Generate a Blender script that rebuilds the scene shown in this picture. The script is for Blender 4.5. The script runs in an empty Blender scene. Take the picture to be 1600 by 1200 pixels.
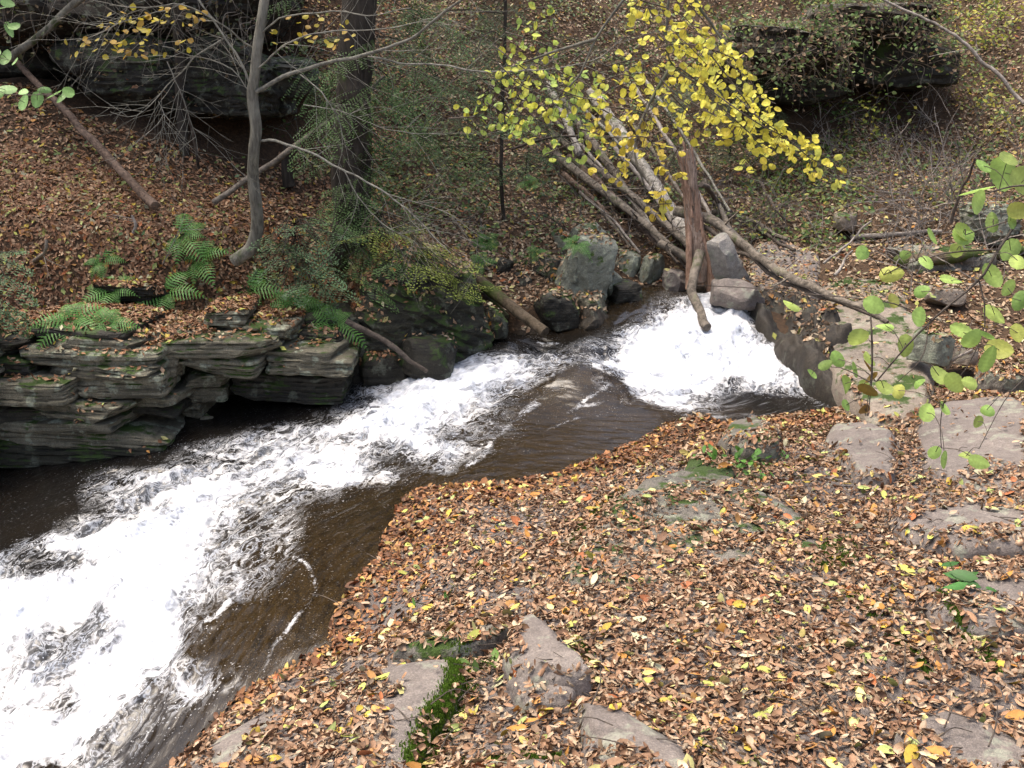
import bpy, math, random
import numpy as np
from mathutils import Vector, Matrix
from mathutils.bvhtree import BVHTree
# ------------------------------------------------------------------ camera, world, sun, exposure
scene = bpy.context.scene
CAMZ, PITCH, FPX = 2.4, math.radians(17.0), 1570.0
cam_d = bpy.data.cameras.new("camera"); cam = bpy.data.objects.new("camera", cam_d)
scene.collection.objects.link(cam); scene.camera = cam
cam.location = (0, 0, CAMZ); cam.rotation_euler = (math.pi/2 - PITCH, 0, 0)
cam_d.sensor_width = 36.0; cam_d.lens = 36.0*FPX/1600.0; cam_d.clip_start = 0.05; cam_d.clip_end = 500
world = bpy.data.worlds.new("World"); scene.world = world; world.use_nodes = True
SUN_EL, SUN_AZ = math.radians(70), math.radians(290)      # azimuth clockwise from +Y: left, a little beyond
wn = world.node_tree; sky = wn.nodes.new("ShaderNodeTexSky"); sky.sky_type = 'NISHITA'; sky.sun_disc = False
sky.sun_elevation = SUN_EL; sky.sun_rotation = SUN_AZ; sky.dust_density = 7.0; sky.air_density = 1.0; sky.ozone_density = .2
bg = wn.nodes["Background"]; bg.inputs[1].default_value = 0.15
wn.links.new(sky.outputs[0], bg.inputs[0])
sun_d = bpy.data.lights.new("sun", 'SUN'); sun_d.energy = 1.6; sun_d.angle = math.radians(35); sun_d.color = (1, .94, .84)
sun = bpy.data.objects.new("sun", sun_d); scene.collection.objects.link(sun)
sd = Vector((math.sin(SUN_AZ)*math.cos(SUN_EL), math.cos(SUN_AZ)*math.cos(SUN_EL), math.sin(SUN_EL)))
sun.rotation_euler = sd.to_track_quat('Z', 'Y').to_euler()
scene.view_settings.view_transform = 'Standard'; scene.view_settings.look = 'None'; scene.view_settings.gamma = 1.0
scene.view_settings.exposure = 1.18
try:
    scene.cycles.max_bounces = 6; scene.cycles.transparent_max_bounces = 6; scene.cycles.use_denoising = True
except Exception: pass
R = np.random.default_rng(7); random.seed(7)

# ------------------------------------------------------------------ helpers
cp, sp = math.cos(PITCH), math.sin(PITCH)
def raydir(u, v):
    a = (u-800)/FPX; b = (600-v)/FPX
    return np.array([a, cp + b*sp, -sp + b*cp])
def PZ(u, v, z):
    d = raydir(u, v); t = (z-CAMZ)/d[2]; return np.array([0, 0, CAMZ]) + d*t
def PY(u, v, y):
    d = raydir(u, v); t = y/d[1]; return np.array([0, 0, CAMZ]) + d*t
def proj(P):
    x, y, z = P[..., 0], P[..., 1], P[..., 2]-CAMZ
    f = np.maximum(y*cp - z*sp, 0.05); up = y*sp + z*cp
    return 800+FPX*x/f, 600-FPX*up/f
def hash3(i, j, k, s=0):
    n = (i*374761393 + j*668265263 + k*2147483647 + s*1274126177).astype(np.int64) & 0xffffffff
    n = (n ^ (n >> 13)) * 1274126177 & 0xffffffff
    n = (n ^ (n >> 15)) * 2246822519 & 0xffffffff
    n = n ^ (n >> 16)
    return (n & 0xffffff)/float(0xffffff)
def vnoise(P, s=0):
    P = np.asarray(P, float); I = np.floor(P).astype(np.int64); F = P-I; F = F*F*F*(F*(F*6-15)+10)
    r = 0
    for a in (0, 1):
        wa = F[..., 0] if a else 1-F[..., 0]
        for b in (0, 1):
            wb = F[..., 1] if b else 1-F[..., 1]
            for c in (0, 1):
                wc = F[..., 2] if c else 1-F[..., 2]
                r = r + wa*wb*wc*hash3(I[..., 0]+a, I[..., 1]+b, I[..., 2]+c, s)
    return r*2-1
def fbm(P, o=4, s=0, g=.5):
    P = np.asarray(P, float); r = 0; a = 1; t = 0
    for k in range(o):
        r = r + a*vnoise(P*(2**k)+k*17.3, s+k); t += a; a *= g
    return r/t
def sstep(a, b, x):
    t = np.clip((x-a)/(b-a), 0, 1); return t*t*(3-2*t)
def link(o): scene.collection.objects.link(o)
def tag(o, label=None, cat=None, group=None, kind=None):
    if label: o["label"] = label
    if cat: o["category"] = cat
    if group: o["group"] = group
    if kind: o["kind"] = kind
    return o
def empty(name, loc, label=None, cat=None, group=None):
    o = bpy.data.objects.new(name, None); link(o); o.location = tuple(float(c) for c in loc)
    o.empty_display_size = .1; return tag(o, label, cat, group)
def mk(name, V, F, mat, parent=None, col=None, smooth=False, extra=None):
    """V (n,3); F array (m,3|4) or list of such arrays. Vertices are world coordinates."""
    V = np.asarray(V, np.float32)
    if not isinstance(F, list): F = [F]
    F = [np.asarray(f, np.int32) for f in F if len(f)]
    me = bpy.data.meshes.new(name)
    org = np.array(parent.location, np.float32) if parent is not None else V.mean(0)
    if parent is not None and parent.parent is not None: org = org + np.array(parent.parent.location, np.float32)
    Vl = V-org
    me.vertices.add(len(V)); me.vertices.foreach_set("co", Vl.ravel())
    li = np.concatenate([f.ravel() for f in F]); tot = np.concatenate([np.full(len(f), f.shape[1], np.int32) for f in F])
    st = np.concatenate([[0], np.cumsum(tot)[:-1]]).astype(np.int32)
    me.loops.add(len(li)); me.loops.foreach_set("vertex_index", li)
    me.polygons.add(len(tot)); me.polygons.foreach_set("loop_start", st)
    me.polygons.foreach_set("use_smooth", np.full(len(tot), bool(smooth)))
    me.update(calc_edges=True); me.validate()
    if col is not None:
        c = np.ones((len(V), 4), np.float32); c[:, :3] = col
        a = me.color_attributes.new("Col", 'FLOAT_COLOR', 'POINT'); a.data.foreach_set("color", c.ravel())
    if extra:
        for k, arr in extra.items():
            arr = np.asarray(arr, np.float32)
            if arr.ndim == 1:
                a = me.attributes.new(k, 'FLOAT', 'POINT'); a.data.foreach_set("value", arr)
            else:
                a = me.attributes.new(k, 'FLOAT_VECTOR', 'POINT'); a.data.foreach_set("vector", arr.ravel())
    me.materials.append(mat)
    o = bpy.data.objects.new(name, me); link(o)
    if parent is not None: o.parent = parent
    else: o.location = org.tolist()
    return o
def gridF(n, m, wrap=False):
    """quads for n rows x m columns of vertices"""
    i = np.arange(n-1)[:, None]; mm = m if wrap else m-1
    j = np.arange(mm)[None, :]; j2 = (j+1) % m
    return np.stack([i*m+j, i*m+j2, (i+1)*m+j2, (i+1)*m+j], -1).reshape(-1, 4)
class Acc:
    def __init__(s): s.V = []; s.F4 = []; s.F3 = []; s.C = []; s.n = 0
    def add(s, V, F, c=None):
        V = np.asarray(V, float); F = np.asarray(F)
        s.V.append(V); (s.F4 if F.shape[1] == 4 else s.F3).append(F+s.n)
        if c is not None: s.C.append(np.broadcast_to(np.asarray(c, float), (len(V), 3)))
        s.n += len(V)
    def build(s, name, mat, parent=None, smooth=False):
        if not s.V: return None
        F = []
        if s.F4: F.append(np.concatenate(s.F4))
        if s.F3: F.append(np.concatenate(s.F3))
        return mk(name, np.concatenate(s.V), F, mat, parent, np.concatenate(s.C) if s.C else None, smooth)
def spline(P, n):
    P = np.asarray(P, float)
    if len(P) == 2:
        t = np.linspace(0, 1, n)[:, None]; return P[0]*(1-t)+P[1]*t
    Q = np.vstack([2*P[0]-P[1], P, 2*P[-1]-P[-2]]); m = len(P)-1
    L = np.concatenate([[0], np.cumsum(np.linalg.norm(np.diff(P[:, :3], axis=0), axis=1))]); s = np.linspace(0, L[-1], n)
    i = np.clip(np.searchsorted(L, s, 'right')-1, 0, m-1); t = ((s-L[i])/np.maximum(L[i+1]-L[i], 1e-6))[:, None]
    a, b, c, d = Q[i], Q[i+1], Q[i+2], Q[i+3]
    return .5*((2*b)+(c-a)*t+(2*a-5*b+4*c-d)*t*t+(3*b-a-3*c+d)*t**3)
def tube(acc, P, r, k=8, rough=0., seed=0, col=None, cap=True):
    """P (n,3) points already dense, r radius scalar or array"""
    P = np.asarray(P, float); n = len(P); r = np.broadcast_to(np.asarray(r, float), (n,))
    T = np.gradient(P, axis=0); T /= np.linalg.norm(T, axis=1)[:, None]+1e-9
    A = np.empty_like(T); q = np.eye(3)[np.argmin(np.abs(T[0]))]
    for i in range(n):
        q = q-T[i]*(q@T[i]); q = q/(math.sqrt(q@q)+1e-12); A[i] = q
    B = np.cross(T, A)
    a = np.linspace(0, 2*math.pi, k, endpoint=False)
    D = A[:, None, :]*np.cos(a)[None, :, None] + B[:, None, :]*np.sin(a)[None, :, None]
    rr = r[:, None]*np.ones(k)
    if rough: rr = rr*(1+rough*fbm(np.stack([P[:, 0:1]*3+D[..., 0]*2, P[:, 1:2]*3+D[..., 1]*2, P[:, 2:3]*3+D[..., 2]*2], -1), 3, seed)*1.6)
    V = P[:, None, :] + D*rr[..., None]
    V = V.reshape(-1, 3); F = gridF(n, k, True)
    acc.add(V, F, col)
    if cap:
        for e, c in ((0, P[0]-T[0]*r[0]*.3), (n-1, P[-1]+T[-1]*r[-1]*.3)):
            b = acc.n; ring = V[e*k:(e+1)*k]
            acc.add(np.vstack([ring, c]), np.array([[j, (j+1) % k, k] for j in range(k)]), col)
# ------------------------------------------------------------------ materials
class NT:
    def __init__(s, name):
        s.m = bpy.data.materials.new(name); s.m.use_nodes = True; s.t = s.m.node_tree; s.t.nodes.clear()
        s.out = s.t.nodes.new("ShaderNodeOutputMaterial")
    def n(s, ty, **kw):
        nd = s.t.nodes.new("ShaderNode"+ty)
        for k, v in kw.items():
            if k.startswith("i_"):
                nd.inputs[k[2:].replace("_", " ")].default_value = v
            else: setattr(nd, k, v)
        return nd
    def l(s, a, b): s.t.links.new(a, b)
    def coord(s, scale=(1, 1, 1), kind="Object", rot=(0, 0, 0)):
        if kind == "World": c = s.n("NewGeometry").outputs["Position"]
        else: c = s.n("TexCoord").outputs[kind]
        m = s.n("Mapping"); m.inputs["Scale"].default_value = scale; m.inputs["Rotation"].default_value = rot
        s.l(c, m.inputs[0]); return m.outputs[0]
    def noise(s, vec, scale, detail=4, rough=.6, dist=0., out="Fac"):
        nd = s.n("TexNoise"); nd.inputs["Scale"].default_value = scale; nd.inputs["Detail"].default_value = detail
        nd.inputs["Roughness"].default_value = rough; nd.inputs["Distortion"].default_value = dist
        s.l(vec, nd.inputs["Vector"]); return nd.outputs[out]
    def ramp(s, fac, stops, interp='LINEAR'):
        nd = s.n("ValToRGB"); cr = nd.color_ramp; cr.interpolation = interp
        while len(cr.elements) > len(stops): cr.elements.remove(cr.elements[-1])
        while len(cr.elements) < len(stops): cr.elements.new(.5)
        for e, (p, c) in zip(cr.elements, stops):
            e.position = p; e.color = (c, c, c, 1) if isinstance(c, (int, float)) else (*c, 1)
        s.l(fac, nd.inputs[0]); return nd.outputs[0]
    def mix(s, fac, a, b, bt='MIX'):
        nd = s.n("MixRGB", blend_type=bt)
        for i, x in ((0, fac), (1, a), (2, b)):
            if hasattr(x, "is_linked"): s.l(x, nd.inputs[i])
            else: nd.inputs[i].default_value = x if i == 0 else (*x, 1) if not isinstance(x, (int, float)) else (x, x, x, 1)
        return nd.outputs[0]
    def math(s, op, a, b=None, c=None, clamp=False):
        nd = s.n("Math", operation=op); nd.use_clamp = clamp
        for i, x in enumerate((a, b, c)):
            if x is None: continue
            if hasattr(x, "is_linked"): s.l(x, nd.inputs[i])
            else: nd.inputs[i].default_value = x
        return nd.outputs[0]
    def bump(s, h, strength=.5, dist=.02):
        nd = s.n("Bump"); nd.inputs["Strength"].default_value = strength; nd.inputs["Distance"].default_value = dist
        s.l(h, nd.inputs["Height"]); return nd.outputs[0]
    def bsdf(s, col, rough=.8, normal=None, spec=.3, **kw):
        b = s.n("BsdfPrincipled")
        if hasattr(col, "is_linked"): s.l(col, b.inputs["Base Color"])
        else: b.inputs["Base Color"].default_value = (*col, 1)
        if hasattr(rough, "is_linked"): s.l(rough, b.inputs["Roughness"])
        else: b.inputs["Roughness"].default_value = rough
        b.inputs["Specular IOR Level"].default_value = spec
        if normal is not None: s.l(normal, b.inputs["Normal"])
        s.l(b.outputs[0], s.out.inputs[0]); return b
def upness(t):
    g = t.n("NewGeometry"); x = t.n("SeparateXYZ"); t.l(g.outputs["Normal"], x.inputs[0]); return x.outputs
def m_rock(name, c1, c2, moss=0., wet=0., lichen=.3, strata=0., scale=1.0, mosscol=(.05, .09, .015)):
    t = NT(name); w = t.coord(kind="World")
    n1 = t.noise(w, 3*scale, 6, .65, .3); n2 = t.noise(w, 22*scale, 5, .7)
    col = t.mix(t.ramp(n1, [(.3, 0.), (.7, 1.)]), c1, c2)
    col = t.mix(t.ramp(n2, [(.35, .0), (.75, .6)]), col, tuple(x*.42 for x in c1))
    n3 = t.noise(w, 130, 3, .7); col = t.mix(t.ramp(n3, [(.42, .45), (.55, 0.)]), col, tuple(x*.5 for x in c1)); col = t.mix(t.ramp(n3, [(.6, 0.), (.72, .5)]), col, tuple(min(1, x*1.35) for x in c2))
    h = t.math('ADD', t.math('ADD', t.math('MULTIPLY', n1, .6), t.math('MULTIPLY', n2, .35)), t.math('MULTIPLY', n3, .16))
    if strata:
        ws = t.coord((1.2, 1.2, 26), "World"); s1 = t.noise(ws, 1.3, 3, .6, .4)
        col = t.mix(t.ramp(s1, [(.38, .75), (.5, 0.)]), col, tuple(x*.3 for x in c1)); h = t.math('ADD', h, t.math('MULTIPLY', s1, strata))
    if lichen:
        ln = t.noise(w, 9*scale, 4, .55); ln2 = t.noise(w, 60*scale, 2, .5)
        lf = t.math('MULTIPLY', t.ramp(ln, [(.56, 0.), (.62, lichen)]), t.ramp(ln2, [(.3, .3), (.6, 1.)]))
        col = t.mix(lf, col, (.30, .33, .25))
    if moss:
        up = upness(t)[2]; mn = t.noise(w, 5*scale, 5, .65)
        mf = t.ramp(t.math('ADD', t.math('MULTIPLY', up, .12), mn), [(.62-.3*moss, 0.), (.7-.3*moss, 1.)])
        mc = t.mix(t.noise(w, 70, 3, .6), tuple(x*.4 for x in mosscol), mosscol); col = t.mix(mf, col, mc)
        h = t.math('ADD', h, t.math('MULTIPLY', t.noise(w, 120, 2, .6), .3))
    b = t.bsdf(col, .85-.55*wet, t.bump(h, .9, .025), .3+.3*wet); return t.m
def m_bark(name, c1, c2, sc=1., moss=0., vertical=True):
    t = NT(name); v = t.coord((14, 14, 2.2) if vertical else (7, 7, 7)); n1 = t.noise(v, 2.5*sc, 5, .7, .3); v2 = t.coord(); n2 = t.noise(v2, 4, 4, .6)
    col = t.mix(t.ramp(n1, [(.35, 0.), (.65, 1.)]), c1, c2)
    col = t.mix(t.ramp(n2, [(.5, 0.), (.7, .5)]), col, tuple(x*1.5+.02 for x in c2))
    if moss: col = t.mix(t.ramp(t.noise(v2, 2.3, 5, .7), [(.6-.3*moss, 0.), (.7-.3*moss, .9)]), col, (.05, .075, .015))
    t.bsdf(col, .9, t.bump(n1, .9, .02), .2); return t.m
def m_attr(name, rough=.6, trans=0., spec=.3, bump=0.):
    t = NT(name); a = t.n("Attribute", attribute_name="Col"); w = t.coord(kind="World")
    n = t.noise(w, 90, 3, .6); col = t.mix(t.ramp(n, [(.3, .28), (.6, 0.)]), a.outputs["Color"], (.02, .012, .006))
    nb = t.bump(n, bump, .004) if bump else None
    b = t.bsdf(col, rough, nb, spec)
    if trans:
        tr = t.n("BsdfTranslucent"); t.l(a.outputs["Color"], tr.inputs[0]); mx = t.n("MixShader"); mx.inputs[0].default_value = trans
        t.l(b.outputs[0], mx.inputs[1]); t.l(tr.outputs[0], mx.inputs[2]); t.l(mx.outputs[0], t.out.inputs[0])
    return t.m
def m_soil(name):
    t = NT(name); w = t.coord(kind="World"); n1 = t.noise(w, 2.2, 6, .7); n2 = t.noise(w, 34, 4, .7)
    c = t.mix(t.ramp(n1, [(.3, 0.), (.7, 1.)]), (.030, .019, .012), (.065, .042, .026))
    c = t.mix(t.ramp(n2, [(.45, 0.), (.7, .8)]), c, (.12, .07, .038))
    at = t.n("Attribute", attribute_name="bed")   # wet streambed rock and bank rock where there is no soil
    c = t.mix(at.outputs["Fac"], c, t.mix(n1, (.028, .022, .016), (.06, .048, .035)))
    rk = t.n("Attribute", attribute_name="rocky"); c = t.mix(rk.outputs["Fac"], c, t.mix(n1, (.085, .072, .066), (.17, .15, .14)))
    t.bsdf(c, .9, t.bump(t.math('ADD', n1, t.math('MULTIPLY', n2, .5)), 1., .04), .2); return t.m
# ------------------------------------------------------------------ stream shape
class RBF:
    def __init__(s, pts, val, eps=.25):
        s.p = np.asarray(pts, float); n = len(s.p)
        K = np.sqrt(((s.p[:, None]-s.p[None])**2).sum(-1)+eps*eps); A = np.zeros((n+3, n+3)); A[:n, :n] = K+np.eye(n)*-.02
        A[:n, n] = 1; A[:n, n+1:] = s.p; A[n:, :n] = A[:n, n:].T
        s.w = np.linalg.solve(A, np.concatenate([val, np.zeros(3)])); s.eps = eps
    def __call__(s, X, Y):
        sh = X.shape; q = np.stack([X.ravel(), Y.ravel()], -1); out = np.empty(len(q)); n = len(s.p)
        for i in range(0, len(q), 20000):
            b = q[i:i+20000]; K = np.sqrt(((b[:, None]-s.p[None])**2).sum(-1)+s.eps**2)
            out[i:i+20000] = K@s.w[:n] + s.w[n] + b@s.w[n+1:]
        return out.reshape(sh)
WC = [(0,1200,-.42),(150,1200,-.42),(0,1050,-.4),(200,950,-.3),(100,800,-.28),(0,740,-.3),(400,1060,-.14),(450,950,-.06),
      (520,980,-.03),(600,830,.03),(500,850,0.),(350,850,-.18),(300,720,-.15),(250,780,-.22),(450,740,-.08),(450,680,-.08),(560,640,0.),
      (600,720,.0),(690,740,.06),(800,740,.08),(700,600,.05),(700,680,.04),(850,570,.14),(800,540,.28),(900,530,.4),(1000,480,.5),
      (1100,460,.52),(1130,485,.5),(1100,540,.33),(1080,600,.17),(1250,620,.15),(1200,650,.13),(960,606,.19),(1010,645,.14),(905,591,.27),
      (940,700,.1),(860,640,.15),(1330,645,.14),(-700,1200,-.6),(-700,800,-.5),(200,1500,-.5)]
wp = np.array([PZ(*c) for c in WC]); WATER = RBF(wp[:, :2], wp[:, 2], .15)
def on_water(u, v):
    z = 0.
    for _ in range(25):
        p = PZ(u, v, z); z = .5*z+.5*float(WATER(np.array([p[0]]), np.array([p[1]]))[0])
    return PZ(u, v, z)
SHORE = [(1345,640),(1250,648),(1130,662),(1090,650),(1040,664),(990,692),(930,717),(860,744),(780,756),(690,744),(630,780),(607,820),
      (592,870),(545,920),(522,960),(506,1010),(440,1050),(370,1090),(300,1160),(250,1230),(120,1400),(-150,1700),(-900,1500),(-1100,800),
      (-300,755),(0,738),(250,706),(330,686),(380,666),(470,640),(540,612),(600,600),(680,585),(742,580),(760,545),(800,525),(860,515),
      (930,505),(950,480),(955,455),(1040,448),(1110,452),(1150,470),(1172,492),(1200,522),(1250,572),(1310,612)]
SP = np.array([on_water(u, v)[:2] for u, v in SHORE])
def sdist(X, Y):
    """signed distance to the shoreline, positive in the water"""
    q = np.stack([X.ravel(), Y.ravel()], -1); d = np.full(len(q), 1e9); ins = np.zeros(len(q), bool)
    for a, b in zip(SP, np.roll(SP, -1, 0)):
        e = b-a; t = np.clip(((q-a)@e)/(e@e+1e-12), 0, 1); dd = q-a-t[:, None]*e; d = np.minimum(d, (dd*dd).sum(1))
        c = ((a[1] > q[:, 1]) != (b[1] > q[:, 1])) & (q[:, 0] < (b[0]-a[0])*(q[:, 1]-a[1])/(b[1]-a[1]+1e-12)+a[0]); ins ^= c
    d = np.sqrt(d); return np.where(ins, d, -d).reshape(X.shape)
BC = [(800,1200,.5),(420,1200,.27),(600,1130,.32),(735,1090,.36),(722,1180,.38),(1200,1200,.5),(1600,1200,.5),(1600,1000,.48),(1300,1000,.45),(1000,1000,.42),(700,1000,.3),(560,1010,.16),
      (600,960,.1),(660,850,.12),(900,850,.28),(1200,850,.38),(1500,850,.42),(900,760,.15),(1100,720,.22),(1300,700,.25),(1400,680,.3),
      (1550,700,.42),(1100,670,.15),(1300,660,.2),(1600,640,.48),(1500,575,.28),(1590,600,.42),(1550,480,.48),(1550,430,.58),(1450,430,.55),
      (1350,420,.62),(1250,430,.55),(1150,445,.5),(1050,440,.55),(970,450,.55),(1400,560,.3),(1400,620,.25),(860,500,.45),(780,510,.4),(1250,500,.3),
      (700,560,.2)]
BY = [(0,520,6.9),(250,500,7.2),(500,510,7.7),(-500,480,7.0),(0,300,8.4),(250,300,8.7),(500,370,8.8),(0,150,9.6),(200,185,9.9),(400,260,10.2),
      (500,280,10.5),(-500,200,9.5),(470,110,11.2),(400,-100,13.5),(620,420,8.6),
      (650,300,10.3),(600,150,12),(600,0,13.6),(720,460,8.7),(800,360,9.8),(800,200,11.8),(800,0,14),(1000,350,10),(1000,200,12.2),(1000,0,15),
      (1200,330,11),(1200,200,13),(1200,0,16),(1400,340,10.6),(1400,200,13),(1400,0,16),(1600,340,10),(1600,200,12.5),(1600,0,15),
      (2000,300,10),(2100,0,14)]
pp = [PZ(*c) for c in BC]+[PY(*c) for c in BY]+[np.array(c, float) for c in ((0,0,.6),(-1.2,0,.25),(3,0,.8),(0,-8,1.5),(6,2,1.2),(8,-6,3),
     (7,6,1.3),(10,9,2.5),(-14,30,14),(0,30,12),(16,30,13),(-20,12,8),(24,12,7),(-20,0,5),(-30,-20,9),(24,-20,9),(0,-30,4),
     (-5,10.5,2.35),(-4,10.7,2.35),(-3,10.9,2.3),(-5.5,11.7,2.4),(-4,11.8,2.4),(-3,12,2.3),(-4.5,12.9,4.4),(-3,13,4.2),(-6,12.8,4.6),
     (3.6,13.8,2.6),(4.6,14.2,2.8),(5.6,14.4,3.0),(3.8,14.8,2.7),(5.2,15.2,3.),(4,15.8,4.4),(5.5,16.2,4.8))]
pp = np.array(pp); BANK = RBF(pp[:, :2], pp[:, 2], .3)
def ground_h(X, Y, detail=True, bed=False):
    sd_ = sdist(X, Y); w = WATER(X, Y); b = BANK(X, Y)
    far = Y > 5.6+.12*X; near = ~far
    # the layered ledge, the bluff and the boulder pile stand in front of the soil slope: it starts behind them
    off = np.where(far, .72*(1-sstep(-1.9, -1.0, X))+.35*sstep(-1.9, -1.0, X)*(1-sstep(-.3, .1, X)), 0.)
    ramp = np.where(near, .55, .16+.6*(off > .5)); t = sstep(0, 1, np.clip((-sd_-off)/ramp, 0, 1))
    land = w+.015 + (np.maximum(b, w+.03)-w-.015)*t
    lowz = far & (sd_ < 0) & (-sd_ < off); land = np.where(lowz, w-.12, land)
    inw = w - np.minimum(.32, .035+np.where(near, .25, .9)*np.maximum(sd_, 0))
    Z = np.where(sd_ > 0, inw, land)
    if detail:
        P = np.stack([X, Y, X*0], -1)
        a = np.where(Y < 6.2, .02, .07)*(sd_ < 0)*np.clip(-sd_/.4, 0, 1)
        Z = Z + a*fbm(P*1.7, 4, 3) + .35*a*fbm(P*9, 3, 9)
        # broad steps and hollows of the far hillside
        hs = sstep(9.2, 12, Y); Z = Z+hs*.45*fbm(P*.55, 3, 21)
    if bed:
        return Z, np.clip(sstep(-.12, .02, sd_)+.0*Z, 0, 1), sd_
    return Z
def gh(x, y):
    return float(ground_h(np.array([float(x)]), np.array([float(y)]))[0])
def on_ground(u, v, ymin=1.5, ymax=30):
    """first hit of the photograph's sight line with the terrain"""
    d = raydir(u, v); ys = np.arange(ymin, ymax, .04); P = np.array([0, 0, CAMZ])+d*(ys/d[1])[:, None]
    h = ground_h(P[:, 0], P[:, 1]); k = np.argmax(P[:, 2] < h)
    if P[k, 2] >= h[k]: k = len(ys)-1
    return P[k]
# terrain mesh: dense in front of the camera, coarse towards the surroundings
ux = np.concatenate([np.linspace(-40, -7.2, 30)[:-1], np.linspace(-7.2, 8.5, 560), np.linspace(8.5, 40, 30)[1:]])
uy = np.concatenate([np.linspace(-40, 1.2, 30)[:-1], np.linspace(1.2, 9, 330)[:-1], np.linspace(9, 17, 200), np.linspace(17, 60, 40)[1:]])
GX, GY = np.meshgrid(ux, uy); GZ, GB, GS = ground_h(GX, GY, True, True)
soil = m_soil("soil")
GV = np.stack([GX, GY, GZ], -1).reshape(-1, 3); GF = gridF(len(uy), len(ux))
tag(mk("ground", GV, GF, soil, None, None, True, {"bed": GB.ravel(), "rocky": ((GY < 5.6+.12*GX)*sstep(-.05, -.2, GS)).ravel()}), kind="structure")
# ------------------------------------------------------------------ water with foam
FM = {450:(19,"12100"),475:(18,"0124980"),500:(18,"0138993"),525:(14,"122213899951"),550:(14,"123335999982"),575:(13,"46886499999951"),600:(11,"25999851699957861"),625:(10,"148997310178511242"),650:(9,"13799743112121"),675:(7,"136799844311"),700:(5,"135776667841"),725:(4,"124567873350"),750:(1,"113577777886200"),775:(1,"014678865420"),800:(1,"01367974420"),825:(1,"13789954510"),850:(0,"15999985540"),875:(0,"54689985530"),900:(0,"63479985420"),925:(0,"9989997531"),950:(0,"9988994211"),975:(0,"997699510100"),1000:(0,"875699300"),1025:(0,"865898200"),1050:(0,"677987531"),1075:(0,"786985742"),1100:(0,"77597342"),1125:(0,"88885321"),1150:(0,"9986321"),1175:(0,"9875221"),1200:(0,"9546210")}
FM = {k: ('0'*a_+s_).ljust(28, '0') for k, (a_, s_) in FM.items()}
FG = (np.array([[int(c) for c in FM[k]] for k in sorted(FM)], float)/9.)**1.45
def foam_density(u, v):
    x = np.clip(u/50., 0, 26.999); y = np.clip((v-450)/25., 0, 29.999); i = x.astype(int); j = y.astype(int); a = x-i; b = y-j
    a = a*a*(3-2*a); b = b*b*(3-2*b)
    return (FG[j, i]*(1-a)+FG[j, i+1]*a)*(1-b)+(FG[j+1, i]*(1-a)+FG[j+1, i+1]*a)*b
LINES = [([(400,822),(440,815),(455,840),(452,860),(478,880),(489,920),(470,950),(445,985),(425,1010),(415,1045)],5,.52),
 ([(372,885),(365,920),(338,960),(320,975)],8,.7),([(268,1060),(290,1092),(300,1085)],9,.9),([(270,1050),(310,1052),(330,1065),(315,1085),(300,1100)],6,.7),
 ([(740,722),(775,690),(800,665),(838,632)],8,.6),([(775,690),(780,670),(770,650)],6,.5),([(885,645),(910,625),(945,612)],6,.4),
 ([(900,634),(950,630)],4,.55),([(860,675),(905,655)],4,.4),([(610,710),(640,716),(670,735)],5,.6),([(840,535),(890,540),(905,552)],4,.6),
 ([(700,700),(735,650),(775,635)],8,.5),([(580,780),(600,790)],10,.2),([(1020,640),(1100,650),(1180,648)],6,.5),([(300,700),(340,712),(400,722)],7,.7),
 ([(60,1010),(100,960),(140,920)],6,.2),([(200,1180),(260,1120),(330,1080)],14,.45),([(180,1150),(240,1100)],14,.4),([(350,850),(300,880)],10,.4)]
wx = np.linspace(-5.5, 3.4, 900); wy = np.concatenate([np.linspace(2.2, 9.8, 760)])
WX, WY = np.meshgrid(wx, wy); WZ = WATER(WX, WY); WS = sdist(WX, WY)
WU, WVv = proj(np.stack([WX, WY, WZ], -1))
wn_ = np.stack([WX*2.2, WY*2.2, WX*0], -1); wu = WU+16*fbm(wn_, 3, 5)*FPX/1570; wv = WVv+12*fbm(wn_, 3, 6)
FD = foam_density(wu, wv)
FD0 = FD.copy()
for pl, rad, dn in LINES:
    L = spline(pl, 150)
    dm = np.full(WX.shape, 1e9)
    bb = (WU > L[:, 0].min()-60) & (WU < L[:, 0].max()+60) & (WVv > L[:, 1].min()-60) & (WVv < L[:, 1].max()+60)
    a_, b_ = WU[bb]+.9*(wu-WU)[bb], WVv[bb]+.9*(wv-WVv)[bb]; d_ = np.full(a_.shape, 1e9)
    for p in L: d_ = np.minimum(d_, (a_-p[0])**2+(b_-p[1])**2*1.4)
    FD[bb] = np.maximum(FD[bb], dn*.92*np.exp(-d_/(rad*rad*.6))*np.clip(.85+.8*vnoise(wn_[bb]*2.6, 8), .35, 1.1))
# flow coordinate: s runs downstream
FLOWP = np.array([on_water(u, v)[:2] for u, v in ((1110,470),(1090,560),(960,590),(700,620),(480,720),(220,860),(60,1060))]); FLOWP = np.vstack([FLOWP, FLOWP[-1]+[-.8, -2.6]])
FLW = spline(FLOWP, 120); fl_s = np.concatenate([[0], np.cumsum(np.linalg.norm(np.diff(FLW, axis=0), axis=1))]); fl_t = np.gradient(FLW, axis=0); fl_t /= np.linalg.norm(fl_t, axis=1)[:, None]
num_s = 0; num_t = 0; den = 0
for k in range(0, 120, 3):
    dx, dy = WX-FLW[k, 0], WY-FLW[k, 1]; w_ = 1/(dx*dx+dy*dy+.15)**2
    num_s = num_s+w_*(fl_s[k]+dx*fl_t[k, 0]+dy*fl_t[k, 1]); num_t = num_t+w_*(dx*fl_t[k, 1]-dy*fl_t[k, 0]); den = den+w_
FS, FT = num_s/den, num_t/den
Pf = np.stack([FS*1.6, FT*4.2, FS*0], -1); Pi = np.stack([WX*6, WY*6, WX*0], -1)
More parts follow.
